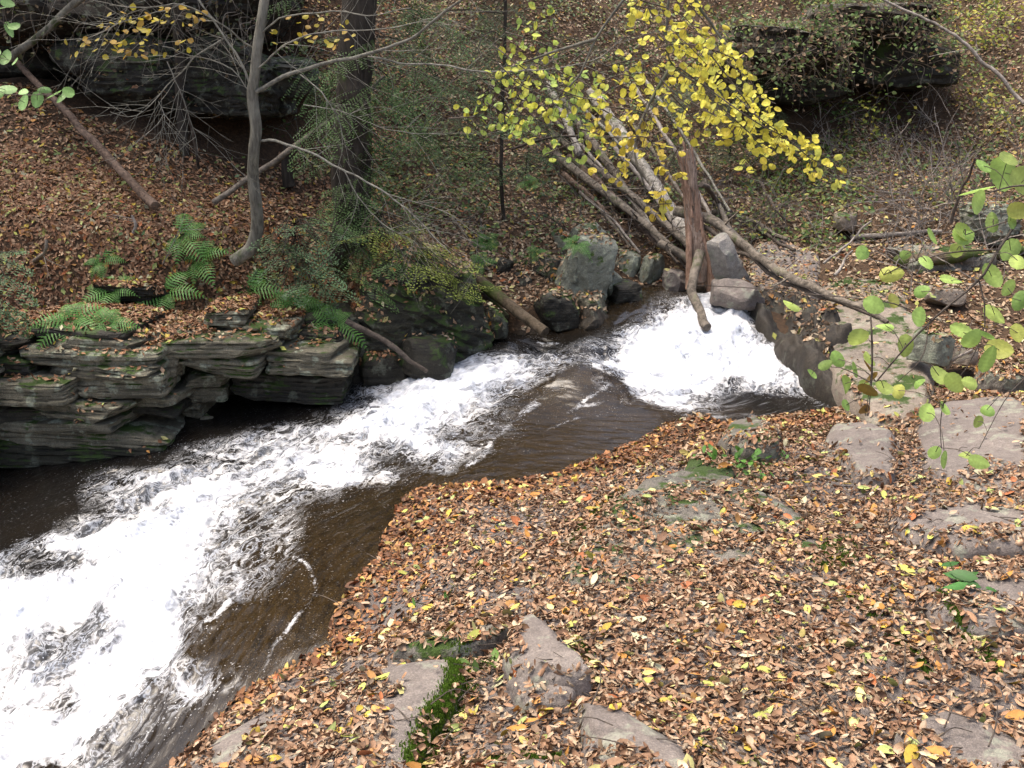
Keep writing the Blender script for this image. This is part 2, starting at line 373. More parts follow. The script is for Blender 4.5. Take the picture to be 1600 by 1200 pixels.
wob = fbm(Pi*.6, 3, 31); n_a = fbm(Pf*1.2+wob[..., None]*.7, 4, 12); n_b = 1-np.abs(fbm(Pi*1.2+wob[..., None], 3, 14, .5))*3.2
n_c = 1-np.abs(fbm(Pi*4.2, 3, 17, .6))*3
amp = sstep(.1, .8, FD0)*sstep(0., .12, WS)
WZ2 = WZ + .035*n_a*np.clip(FD0*1.5+.12, 0, 1) + amp*(.020*n_b+.0*n_c+.05*n_a) + .006*fbm(Pf*5, 3, 40)*sstep(0, .1, WS)
for (u, v), (u2, v2) in zip(((840,614),(905,592),(960,608)), ((905,592),(960,608),(1005,640))):
    p1, p2 = on_water(u, v)[:2], on_water(u2, v2)[:2]; e_ = p2-p1; tt = np.clip(((WX-p1[0])*e_[0]+(WY-p1[1])*e_[1])/(e_@e_), 0, 1)
    dd = (WX-p1[0]-tt*e_[0])**2+(WY-p1[1]-tt*e_[1])**2; WZ2 = np.maximum(WZ2, WZ2+.022*np.exp(-dd/.05)); FD *= 1-.8*np.exp(-dd/.003)
# humps where the current piles up
for (u, v, r, a) in ((900,555,.3,.03),(650,640,.45,.06),(540,700,.35,.04),(170,880,.3,.05),(60,900,.4,.05),(1120,520,.3,.05),(700,590,.4,.05),(380,690,.25,.04),(820,575,.3,.03)):
    c = on_water(u, v); WZ2 += a*np.exp(-((WX-c[0])**2+(WY-c[1])**2)/(r*r))
keep = ((WS > -.25) | ((WS > -.9) & (WY > 5.6+.12*WX) & (WX < .3))).reshape(-1); WF = gridF(len(wy), len(wx)); WF = WF[keep[WF].all(1)]
used = np.zeros(WX.size, bool); used[WF.ravel()] = True; idx = np.cumsum(used)-1
WV3 = np.stack([WX, WY, WZ2], -1).reshape(-1, 3)[used]
# thin sheet over tan bedrock on the near side, dark deep water along the far ledge
shal = np.array([[(905,600,1.),(860,650,1.),(800,710,1.),(700,735,.8),(600,790,.75),(520,880,.95),(450,950,1.),(400,1000,1.),(330,1040,.9),(1000,680,1.),(1090,640,.9),(620,715,.3),
  (680,650,.2),(560,740,.4),(600,640,0.),(400,700,0.),(100,780,0.),(0,740,0.),(200,900,0.),(250,1150,.35),(150,1190,.3),(900,540,.0),(830,545,0.),(1050,600,.1),(1200,640,.15),(1050,470,.7),(970,490,.6),
  (380,900,.8),(350,850,.5),(450,820,.55),(0,1000,0.),(1300,640,.1),(920,500,.5),(850,515,.35)]])[0]
sw = np.array([on_water(a, b)[:2] for a, b, c in shal]); SHAL = RBF(sw, shal[:, 2], .2)(WX, WY)
sc_ = np.clip(SHAL+.25*fbm(Pi*.5, 3, 51), 0, 1)
def m_water():
    t = NT("stream_water"); f = t.n("Attribute", attribute_name="foam").outputs["Fac"]; sh = t.n("Attribute", attribute_name="shallow").outputs["Fac"]
    fl = t.n("Attribute", attribute_name="flow").outputs["Vector"]; w = t.coord(kind="World")
    mp = t.n("Mapping"); mp.inputs["Scale"].default_value = (1.4, 5.2, 1); t.l(fl, mp.inputs[0])
    wrp = t.n("VectorMath", operation='MULTIPLY_ADD'); nz = t.noise(w, 5, 3, .5, 0, "Color"); t.l(nz, wrp.inputs[0]); wrp.inputs[1].default_value = (1.6, 1.6, 1.6); t.l(mp.outputs[0], wrp.inputs[2])
    n1 = t.noise(wrp.outputs[0], 1.25, 8, .66, .5); n2 = t.noise(w, 11, 6, .66, .4); n4 = t.noise(wrp.outputs[0], 2.6, 6, .6, .7); vor = t.n("TexVoronoi", feature='DISTANCE_TO_EDGE'); vor.inputs["Scale"].default_value = 2.6
    t.l(wrp.outputs[0], vor.inputs["Vector"]); cell = t.ramp(vor.outputs["Distance"], [(0., 1.), (.16, 0.)])
    n = t.math('ADD', t.math('MULTIPLY', n1, .70), t.math('MULTIPLY', n2, .30)); n = t.math('ADD', n, t.math('MULTIPLY', cell, .09))
    # foam where the noise exceeds a threshold set by the density
    x = t.math('MULTIPLY_ADD', f, 1.6, t.math('MULTIPLY_ADD', n, 4.0, -2.98))
    hard = t.ramp(x, [(.0, 0.), (.16, .30), (.45, .68), (.95, 1.)])
    spk = t.noise(w, 85, 2, .5, .2); spf = t.math('MULTIPLY', t.ramp(spk, [(.66, 0.), (.7, .8)]), t.ramp(f, [(.04, .12), (.35, 1.)]))
    fil = t.ramp(t.math('ABSOLUTE', t.math('SUBTRACT', n4, .5)), [(.0, 1.), (.035, .25), (.09, 0.)]); filf = t.math('MULTIPLY', fil, t.ramp(f, [(.14, 0.), (.5, .62)]))
    veil = t.math('MULTIPLY', t.ramp(f, [(.45, 0.), (1., .5)]), t.ramp(n2, [(.3, .2), (.7, 1.)]))
    foam = t.math('MAXIMUM', t.math('MAXIMUM', hard, veil), t.math('MAXIMUM', spf, filf), clamp=True)
    mb = t.n('Mapping'); mb.inputs['Scale'].default_value = (3, 14, 1); t.l(fl, mb.inputs[0]); brown = t.mix(t.ramp(t.noise(mb.outputs[0], 1.5, 6, .75, .6), [(.35, 0.), (.65, 1.)]), (.006, .004, .0025), (.028, .017, .006)); brown = t.mix(t.ramp(t.noise(w, 110, 2, .5), [(.5, 0.), (.7, .5)]), brown, (.06, .04, .015))
    base = t.mix(sh, (.008, .007, .006), brown)
    fcol = t.mix(t.ramp(n1, [(.35, 0.), (.6, 1.)]), (.52, .57, .66), (.82, .82, .82))
    col = t.mix(foam, base, fcol)
    rip = t.noise(mp.outputs[0], 5, 4, .6, .5)
    h = t.math('ADD', t.math('MULTIPLY', foam, t.math('MULTIPLY', n2, .6)), t.math('MULTIPLY', rip, .3))
    rough = t.mix(foam, .16, .75)
    b = t.bsdf(col, rough, t.bump(h, .40, .03), .32); return t.m
tag(mk("water", WV3, idx[WF], m_water(), None, None, True, {"foam": FD.reshape(-1)[used], "shallow": sc_.reshape(-1)[used],
    "flow": np.stack([FS, FT, FS*0], -1).reshape(-1, 3)[used]}), kind="structure")
# ------------------------------------------------------------------ rocks
def cubegrid(n):
    nx, ny, nz = n; V = []; F = []; base = 0
    def face(a, b, fn, flip):
        nonlocal base
        A, B = np.meshgrid(np.linspace(-1, 1, a+1), np.linspace(-1, 1, b+1), indexing='ij')
        V.append(fn(A.ravel(), B.ravel())); f = gridF(a+1, b+1)+base
        F.append(f[:, ::-1] if flip else f); base += (a+1)*(b+1)
    o = lambda A: np.ones_like(A)
    face(nx, ny, lambda A, B: np.stack([A, B, o(A)], 1), True); face(nx, ny, lambda A, B: np.stack([A, B, -o(A)], 1), False)
    face(ny, nz, lambda A, B: np.stack([o(A), A, B], 1), True); face(ny, nz, lambda A, B: np.stack([-o(A), A, B], 1), False)
    face(nx, nz, lambda A, B: np.stack([A, o(A), B], 1), False); face(nx, nz, lambda A, B: np.stack([A, -o(A), B], 1), True)
    V = np.concatenate(V); F = np.concatenate(F); key = np.round(V*1e4).astype(np.int64)
    _, ix, inv = np.unique(key, axis=0, return_index=True, return_inverse=True)
    return V[ix], inv.reshape(-1)[F][:, ::-1]
def rock_geo(dims, seed, n=18, k=6, rough=.07, cuts=7, strata=0., zn=None, freq=1.0, layers=6):
    r = np.random.default_rng(seed); d = np.asarray(dims, float)/2
    mx = d.max(); cnt = [max(4, int(n*x/mx)) for x in d]
    if zn: cnt[2] = zn
    V, F = cubegrid(cnt); u = V/np.linalg.norm(V, axis=1)[:, None]
    V = u/((np.abs(u)**k).sum(1)**(1./k))[:, None]
    for _ in range(cuts):
        nn = r.normal(size=3); nn[2] *= .7; nn /= np.linalg.norm(nn); sup = (V@nn).max(); h = sup*r.uniform(.68, .92)
        ex = np.maximum(V@nn-h, 0); V = V-nn*ex[:, None]*.94
    if strata:
        q = (V[:, 2]+.10*vnoise(V*2+seed, seed))*layers
        li = np.floor(q).astype(np.int64); amt = hash3(li, li*0+seed, li*0, 5)
        groove = np.abs(q-np.floor(q)-.5)*2
        m = 1-strata*amt-strata*.5*(groove > .82)
        m = m + strata*.5*vnoise(np.stack([V[:, 0]*3, V[:, 1]*3, li*3.1], -1), seed+3)
        V[:, 0] *= m; V[:, 1] *= m
    V = V*d; f = freq/ max(mx, .05)
    nz = np.stack([fbm(V*f*1.5+seed*3.7, 4, seed), fbm(V*f*1.5+seed*1.3+50, 4, seed+9), fbm(V*f*1.5+90+seed, 4, seed+5)], -1)
    V = V+nz*rough*mx*np.minimum(1, d/mx*1.8)[None, :]
    V = V+fbm(V*14, 3, seed+20)[:, None]*u*.012
    return V, F
def rotm(rx, ry, rz):
    return np.array(Matrix.Rotation(rz, 3, 'Z') @ Matrix.Rotation(ry, 3, 'Y') @ Matrix.Rotation(rx, 3, 'X'))
SOLID = []          # surfaces that catch fallen leaves
def solid(V, F): SOLID.append((np.asarray(V), np.asarray(F)))
GREY, GREY2 = (.15, .135, .12), (.27, .245, .22)
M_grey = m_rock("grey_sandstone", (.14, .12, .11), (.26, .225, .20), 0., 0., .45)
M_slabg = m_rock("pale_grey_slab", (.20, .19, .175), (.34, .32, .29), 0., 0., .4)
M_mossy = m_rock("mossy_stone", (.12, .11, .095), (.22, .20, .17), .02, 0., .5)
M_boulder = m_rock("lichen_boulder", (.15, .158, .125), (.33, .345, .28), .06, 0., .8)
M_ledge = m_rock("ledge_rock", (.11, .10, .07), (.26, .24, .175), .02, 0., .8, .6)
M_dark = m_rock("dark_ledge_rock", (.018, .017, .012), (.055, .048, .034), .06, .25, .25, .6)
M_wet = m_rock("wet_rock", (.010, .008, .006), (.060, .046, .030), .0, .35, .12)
M_darkmoss = m_rock("dark_mossy_rock", (.022, .022, .014), (.055, .052, .034), .28, .25, .25, .3)
M_outcrop = m_rock("outcrop_rock", (.05, .05, .042), (.15, .15, .13), .1, 0., .8)
M_tan = m_rock("tan_rock", (.20, .165, .13), (.33, .28, .23), .05, 0., .35)
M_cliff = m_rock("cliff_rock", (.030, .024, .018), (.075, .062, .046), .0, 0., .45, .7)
def boulder(u0, u1, v0, v1, y, depth, mat, label, seed, name="boulder", rz=0., ry=0., rx=0., k=5, cuts=8, n=20, group=None, rough=.09, zn=None, parent=None, strata=0., cat="boulder", layers=6, leaves=True, sink=0., hs=.98):
    """a rock that fills the pixel box u0..u1, v0..v1 of the photograph at distance y"""
    a = PY(u0, (v0+v1)/2, y); b = PY(u1, (v0+v1)/2, y); t = PY((u0+u1)/2, v0, y); bo = PY((u0+u1)/2, v1, y)
    w = b[0]-a[0]; h = (t[2]-bo[2])*hs+.01+sink
    V, F = rock_geo((w*1.06, depth, h), seed, n, k, rough, cuts, strata, zn, layers=layers)
    V = V@rotm(rx, ry, rz).T
    c = np.array([(a[0]+b[0])/2, y+depth*.42, (t[2]+bo[2])/2-sink/2]); V = V+c
    o = mk(name, V, F, mat, parent, None, False)
    if leaves: solid(V, F)
    if parent is None: tag(o, label, cat, group)
    return o
def slab(poly, z, thick, mat, label, seed, tilt=(0, 0), name="rock_slab", rough=.012, edge=.03, cat="rock", M=110, dome=0., drop=1.0, proud=.07):
    """flat stone: outline traced on its top plane, then rounded, roughened and given thickness"""
    # the top plane follows the ground under the outline, standing `proud` above it
    if len(poly[0]) == 3: W = np.array([PZ(*p) for p in poly]); pr = 0.
    else:
        W = np.array([on_ground(u, min(v, 1240)) if v > 1240 else on_ground(u, v) for u, v in poly]); pr = proud
        hh = ground_h(W[:, 0], W[:, 1], False); W[:, 2] = hh
    A = np.column_stack([W[:, 0], W[:, 1], np.ones(len(W))]); pa, pb, pc_ = np.linalg.lstsq(A, W[:, 2], rcond=None)[0]; pc_ += pr
    P = []
    for q in poly:
        d = raydir(q[0], q[1]); tt = (pc_-CAMZ)/(d[2]-pa*d[0]-pb*d[1]); P.append([d[0]*tt, d[1]*tt])
    tilt = (pa, pb)
    c0 = np.array([0., 0., 0.]); z = pc_
    P = np.array(P); Q = np.vstack([P, P[:1]]); L = np.concatenate([[0], np.cumsum(np.linalg.norm(np.diff(Q, axis=0), axis=1))])
    s = np.linspace(0, L[-1], M, endpoint=False); B = np.stack([np.interp(s, L, Q[:, 0]), np.interp(s, L, Q[:, 1])], 1)
    for _ in range(2): B = .25*np.roll(B, 1, 0)+.5*B+.25*np.roll(B, -1, 0)
    c = B.mean(0); size = np.linalg.norm(B-c, axis=1).mean()
    B = B+(.035*size*np.stack([fbm(np.stack([B[:, 0]*6, B[:, 1]*6, B[:, 0]*0+seed], -1), 4, seed), fbm(np.stack([B[:, 0]*6, B[:, 1]*6, B[:, 0]*0+seed+9], -1), 4, seed+2)], 1))*1.6
    ks = list(np.linspace(0.0005, 1, 22)**.9); rows = []
    for kk in ks:
        X = c+(B-c)*kk; zz = z+(X[:, 0]-c0[0])*tilt[0]+(X[:, 1]-c0[1])*tilt[1]
        dist = (1-kk)*np.linalg.norm(B-c, axis=1); zz = zz-edge*np.clip(1-dist/(edge*2.2), 0, 1)**2-dome*kk*kk
        zz = zz+rough*fbm(np.stack([X[:, 0]*4, X[:, 1]*4, X[:, 0]*0+seed], -1), 5, seed)*2+.004*vnoise(np.stack([X[:, 0]*30, X[:, 1]*30, X[:, 0]*0], -1), seed)
        rows.append(np.column_stack([X, zz]))
    last = rows[-1]; m = 7
    for q in range(1, m+1):
        f = q/m; X = last.copy(); off = (.02*fbm(np.column_stack([last[:, :2]*5, last[:, 0]*0+q*.9+seed]), 3, seed+4)+.012*(q % 2))*size*1.5
        X[:, :2] += (B-c)/np.linalg.norm(B-c, axis=1)[:, None]*(off[:, None]+.03*f*drop); X[:, 2] = last[:, 2]-thick*f; rows.append(X)
    V = np.concatenate(rows); F = gridF(len(rows), M, True)
    o = mk(name, V, F, mat, None, None, True); solid(V, F); tag(o, label, cat); return o
# near-bank slabs
slab([(200,1270,.33),(320,1140,.31),(445,1066,.30),(560,1036,.35),(645,1012,.40),(716,1006,.44),(720,1035,.45),(705,1080,.47),(676,1112,.48),(660,1150,.49),(645,1195,.50),(600,1270,.50),(400,1330,.42)], .40, .6, M_grey,
     "long grey rock at the bottom left edge of the bank with a bright moss strip down its right side", 11, (.03, -.03), dome=.02, edge=.05)
slab([(806,958),(826,947),(880,985),(925,1042),(880,1052),(815,1048),(790,1010)], .455, .2, M_grey, "bare triangular grey stone poking up through the leaves in the bottom centre", 12, (0, -.02), proud=.10)
slab([(610,1012),(650,992),(700,972),(770,958),(795,968),(750,992),(690,1004)], .375, .2, M_mossy, "low olive stone nearly buried in leaves just above the long mossy rock", 13, (0, 0))
slab([(905,1080),(960,1090),(1030,1125),(1080,1150),(1095,1200),(1085,1270),(950,1290),(915,1180)], .53, .3, M_grey, "grey stone with a lichen covered right end at the bottom edge", 14, (-.02, 0), edge=.05)
slab([(790,1058),(850,1052),(900,1066),(890,1085),(830,1088)], .47, .15, M_grey, "small grey stone patch just below the bare triangular stone", 15, (0, 0))
slab([(880,905,0.355),(900,850,0.35),(960,775,0.345),(1000,740,0.34),(1070,727,0.34),(1150,740,0.345),(1215,763,0.355),(1260,798,0.37),(1314,850,0.4),(1302,882,0.4),(1240,885,0.395),(1180,905,0.395),(1090,925,0.385),(960,930,0.365)], .395, .3, M_mossy,
     "broad leaf covered slab in the middle of the bank with grey rim and mossy right corner", 16, (.02, .015), edge=.05, rough=.02, proud=.085)
slab([(1285,690),(1300,660),(1350,652),(1400,668),(1405,700),(1400,735),(1340,742),(1325,720)], .30, .3, M_grey, "bare rounded purple grey slab beside the water near the green leaves", 17, (.05, .0), edge=.05)
slab([(1120,682),(1135,658),(1180,648),(1220,660),(1215,684),(1160,690)], .21, .25, M_mossy, "small mossy stone at the water edge among wet leaves", 18, (.0, 0), edge=.05)
slab([(1440,720),(1430,650),(1470,622),(1560,612),(1700,640),(1750,740),(1600,775),(1500,765)], .40, .35, M_grey, "wide bare purple grey slab at the right edge below the green branch", 19, (.05, -.02), edge=.05)
slab([(1400,1130),(1480,1095),(1560,1120),(1640,1160),(1700,1260),(1500,1290),(1440,1200)], .535, .2, M_grey, "flat grey slab in the bottom right corner", 20, (0, 0))
slab([(1430,905),(1500,880),(1640,870),(1700,960),(1560,975),(1460,960)], .475, .15, M_grey, "low grey slab among leaves at the right edge of the bank", 22, (0, 0))
slab([(1380,790),(1450,760),(1640,770),(1700,840),(1500,850),(1420,830)], .445, .2, M_grey, "grey slab half hidden by leaves under the bare right hand slab", 23, (0.02, 0))
slab([(700,1210),(760,1180),(860,1178),(900,1200),(880,1290),(700,1290)], .52, .2, M_mossy, "moss edged stone cut off by the bottom of the photo", 24, (0, 0))
slab([(1085,695),(1130,700),(1150,735),(1110,745),(1070,730)], .25, .2, M_darkmoss, "dark stone behind the small green plant on the bank", 25, (0, 0))
# wet slabs round the falls
slab([(1170,494,.50),(1185,460,.66),(1240,447,.72),(1300,455,.68),(1328,530,.55),(1348,600,.38),(1356,648,.2),(1312,620,.17),(1250,580,.2),(1205,527,.32)], .4, .6, M_wet,
     "dark wet rock beside the fall with leaves on its upper slope", 31, rough=.13, edge=.05, M=160)
slab([(1285,520),(1300,470),(1370,460),(1440,490),(1462,560),(1455,625),(1430,660),(1360,655),(1330,610),(1300,570)], .50, .7, M_tan, "big smooth grey slab right of the fall behind the green leaves", 32, (0, .09), edge=.06, rough=.02, proud=.14)
slab([(1165,455),(1180,380),(1215,368),(1282,395),(1282,452),(1240,470)], .68, .35, M_grey, "leaf dusted grey slab under the long fallen branch", 33, (.0, .22), edge=.04)
boulder(1126,1164,366,476,8.5,.25,M_slabg,"tall leaning grey slab right of the broken trunk",34,rz=.5,ry=-.42,k=7,cuts=9,n=26,rough=.12)
boulder(1126,1180,446,488,8.15,.5,M_grey,"blocky grey rock at the top of the fall",35,rz=.6,ry=.12,k=6,cuts=10,rough=.12)
slab([(1288,440),(1320,428),(1380,430),(1425,448),(1415,476),(1350,480),(1300,468)], .62, .3, M_tan, "pale tan boulder behind the big smooth slab", 36, (0, .1), edge=.05)
boulder(1440,1484,524,580,6.6,.3,M_boulder,"speckled grey stone by the small dark pool",37,rz=.5)
boulder(1492,1534,545,572,6.9,.3,M_tan,"small tan stone at the edge of the small dark pool",38,rz=.2)
boulder(1552,1625,580,630,6.2,.4,M_mossy,"grey stone at the right edge above the wide slab",39,rz=.2)
boulder(1527,1600,322,382,9.8,.5,M_boulder,"flat pale stone in the brush at the right edge",40,k=8,strata=.15,rz=.1)
boulder(1310,1345,335,362,10.2,.3,M_tan,"small pale stone at the foot of the right hand slope",41)
boulder(1420,1560,392,432,9.2,.6,M_mossy,"low mossy rock shelf under the twig pile on the right",42,k=8,strata=.15)
boulder(1455,1510,455,480,8.2,.3,M_tan,"tan stone on the flat ground right of the stream",43)
# boulder pile left of the fall
pile = [(878,956,370,470,8.6,.6,M_boulder,"largest upright grey boulder of the pile across the stream",.2,.15),(906,952,356,412,9.2,.4,M_boulder,"top boulder of the pile across the stream",.5,-.3),
 (886,906,394,434,8.6,.25,M_boulder,"narrow pale boulder leaning on the largest upright one",.2,.2),(838,902,464,512,8.3,.5,M_dark,"rounded dark boulder with leaves on top at the water",.3,0.),
 (935,964,422,456,8.8,.35,M_boulder,"angular grey stone right of the largest upright boulder",.4,.3),(964,1002,398,432,9.3,.4,M_boulder,"square grey stone above the upper pool",.2,.2),
 (1006,1036,404,448,9.2,.35,M_boulder,"grey stone with a flat face left of the broken trunk",-.5,.15),(1038,1074,428,460,9.,.35,M_grey,"brownish stone at the foot of the broken trunk",.2,.1),
 (952,1002,446,468,8.7,.4,M_dark,"flat dark stone at the edge of the upper pool",.1,0.),(900,948,464,496,8.4,.4,M_ledge,"lichen topped stone beside the rounded dark boulder",.2,.1),
 (904,958,490,516,8.2,.4,M_wet,"low wet stone with leaves in the dark side water",.1,0.),(798,840,432,470,8.9,.4,M_dark,"dark block left of the boulder pile",.2,0.),
 (750,784,488,526,8.1,.4,M_dark,"dark stone under the leaning log",.4,0.),(756,802,408,442,9.1,.4,M_dark,"dark square block in the undercut bank",.1,0.),
 (800,832,408,434,9.3,.3,M_dark,"small dark block above the leaves of the undercut bank",.1,0.),(834,890,408,464,9.0,.5,M_dark,"dark boulder with a leaf heap in front",.3,.1),
 (860,912,372,412,9.5,.5,M_boulder,"grey boulder at the back left of the pile",.2,.1)]
for i, (a, b, c, d, y, dp, mt, lb, rz, ry) in enumerate(pile):
    boulder(a, b, c, d, y, dp, mt, lb, 60+i, rz=rz, ry=ry, k=4.5, cuts=13, n=24, rough=.12, group="boulders piled across the stream", sink=.05)
# dark mossy bluff between ledge and boulders
boulder(545,762,405,600,7.95,1.3,M_darkmoss,"steep dark mossy bluff under the hemlock boughs",81,ry=.42,rz=.1,k=5,cuts=6,n=44,rough=.10,cat="rock",strata=.06,sink=.1)
boulder(628,708,535,606,7.62,.5,M_dark,"dark stone at the water below the mossy bluff",82,ry=.1,n=20)
boulder(552,632,556,618,7.7,.4,M_dark,"low dark stone holding leaves at the water left of the bluff",83,n=20)
# layered ledge on the left
led = empty("rock_ledge", (-2.6, 7.2, .1), "layered dark rock ledge with lichen above the water on the left", "rock ledge")
def fy(u): return 6.62+.00115*max(u, -400)+(.0006*(u-330) if u > 330 else 0)
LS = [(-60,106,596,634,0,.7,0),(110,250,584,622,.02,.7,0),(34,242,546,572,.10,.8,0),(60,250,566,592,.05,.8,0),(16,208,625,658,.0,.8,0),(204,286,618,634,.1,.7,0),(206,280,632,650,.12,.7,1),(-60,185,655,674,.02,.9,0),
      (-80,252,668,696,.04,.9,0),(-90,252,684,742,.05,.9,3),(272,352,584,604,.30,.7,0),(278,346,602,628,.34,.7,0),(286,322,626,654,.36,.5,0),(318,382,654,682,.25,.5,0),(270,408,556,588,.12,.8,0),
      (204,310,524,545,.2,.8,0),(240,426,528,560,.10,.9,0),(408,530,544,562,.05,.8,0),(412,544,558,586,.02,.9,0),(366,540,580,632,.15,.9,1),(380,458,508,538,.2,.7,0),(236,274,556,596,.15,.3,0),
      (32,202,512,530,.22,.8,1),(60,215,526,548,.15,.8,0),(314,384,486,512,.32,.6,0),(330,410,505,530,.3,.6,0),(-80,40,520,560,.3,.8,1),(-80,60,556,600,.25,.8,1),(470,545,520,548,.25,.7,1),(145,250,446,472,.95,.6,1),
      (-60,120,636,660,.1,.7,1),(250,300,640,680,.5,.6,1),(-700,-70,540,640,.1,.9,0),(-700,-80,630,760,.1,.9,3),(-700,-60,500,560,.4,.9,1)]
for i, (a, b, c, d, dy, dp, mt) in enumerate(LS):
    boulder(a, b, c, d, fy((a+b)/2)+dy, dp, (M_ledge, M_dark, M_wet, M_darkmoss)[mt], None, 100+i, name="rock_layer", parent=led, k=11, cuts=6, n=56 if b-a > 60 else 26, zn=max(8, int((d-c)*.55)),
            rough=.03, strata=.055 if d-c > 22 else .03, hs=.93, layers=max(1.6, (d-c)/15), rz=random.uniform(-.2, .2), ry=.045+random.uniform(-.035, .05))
# backing wall in dark rock tone, shade of the ledge gaps put into its colour
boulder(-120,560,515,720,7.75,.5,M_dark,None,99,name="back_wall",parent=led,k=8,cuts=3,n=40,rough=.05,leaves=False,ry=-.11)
# rock overhangs on the hillsides
def overhang(boxes, label, seed, loc, mat=M_cliff):
    e = empty("rock_overhang", loc, label, "rock overhang")
    for i, (a, b, c, d, y, dp) in enumerate(boxes):
        boulder(a, b, c, d, y, dp, mat if (i < 2 or mat is not M_cliff) else M_dark, None, seed+i, name="rock_layer", parent=e, k=4.5, cuts=12, n=40, rough=.13, strata=.07, layers=6, ry=.05, leaves=True)  # back blocks of cliff overhangs near black: hollow shade put into their colour
overhang([(-150,190,-40,70,9.9,2.6),(120,420,-110,60,10.2,3.2),(-100,160,70,130,10.9,1.),(60,270,55,128,9.75,.8),(120,300,90,178,9.75,.8),(270,420,60,190,9.9,.9)], "dark rock overhang above the leaf slope at the upper left, hollow shade painted on its back blocks", 200, PY(200, 60, 10.5))
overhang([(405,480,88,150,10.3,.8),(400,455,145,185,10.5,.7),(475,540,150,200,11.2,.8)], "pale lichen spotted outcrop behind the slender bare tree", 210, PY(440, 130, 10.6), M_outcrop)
overhang([(1140,1330,40,110,12.0,2.4),(1290,1490,-5,60,12.6,2.6),(1330,1480,60,82,13.2,1.0),(1165,1340,98,166,12.5,.9),(1300,1510,50,150,12.9,.9)], "rock overhang at the upper right with the shade of its hollow put into dark blocks", 220, PY(1300, 80, 12.6))
# small dark pool on the right
pz = .30
PLv = np.array([PZ(u, v, pz) for u, v in ((1430,575),(1445,548),(1500,545),(1560,556),(1575,590),(1520,602),(1450,600))]); pc = PLv.mean(0)
a_ = np.linspace(0, 2*math.pi, 48, endpoint=False); rr_ = np.interp(a_, np.linspace(0, 2*math.pi, 8), [.75, .3, .3, .6, .75, .35, .3, .75])
t = NT("pool_water"); t.bsdf((.018, .012, .007), .06, t.bump(t.noise(t.coord(kind="World"), 14, 3, .5), .2, .02), .5)
tag(mk("water", np.vstack([pc[None], np.column_stack([pc[0]+rr_*np.cos(a_)*.8, pc[1]+rr_*np.sin(a_), np.full(48, pz+.012)])]),
   np.array([[0, 1+i, 1+(i+1) % 48] for i in range(48)]), t.m), kind="structure")
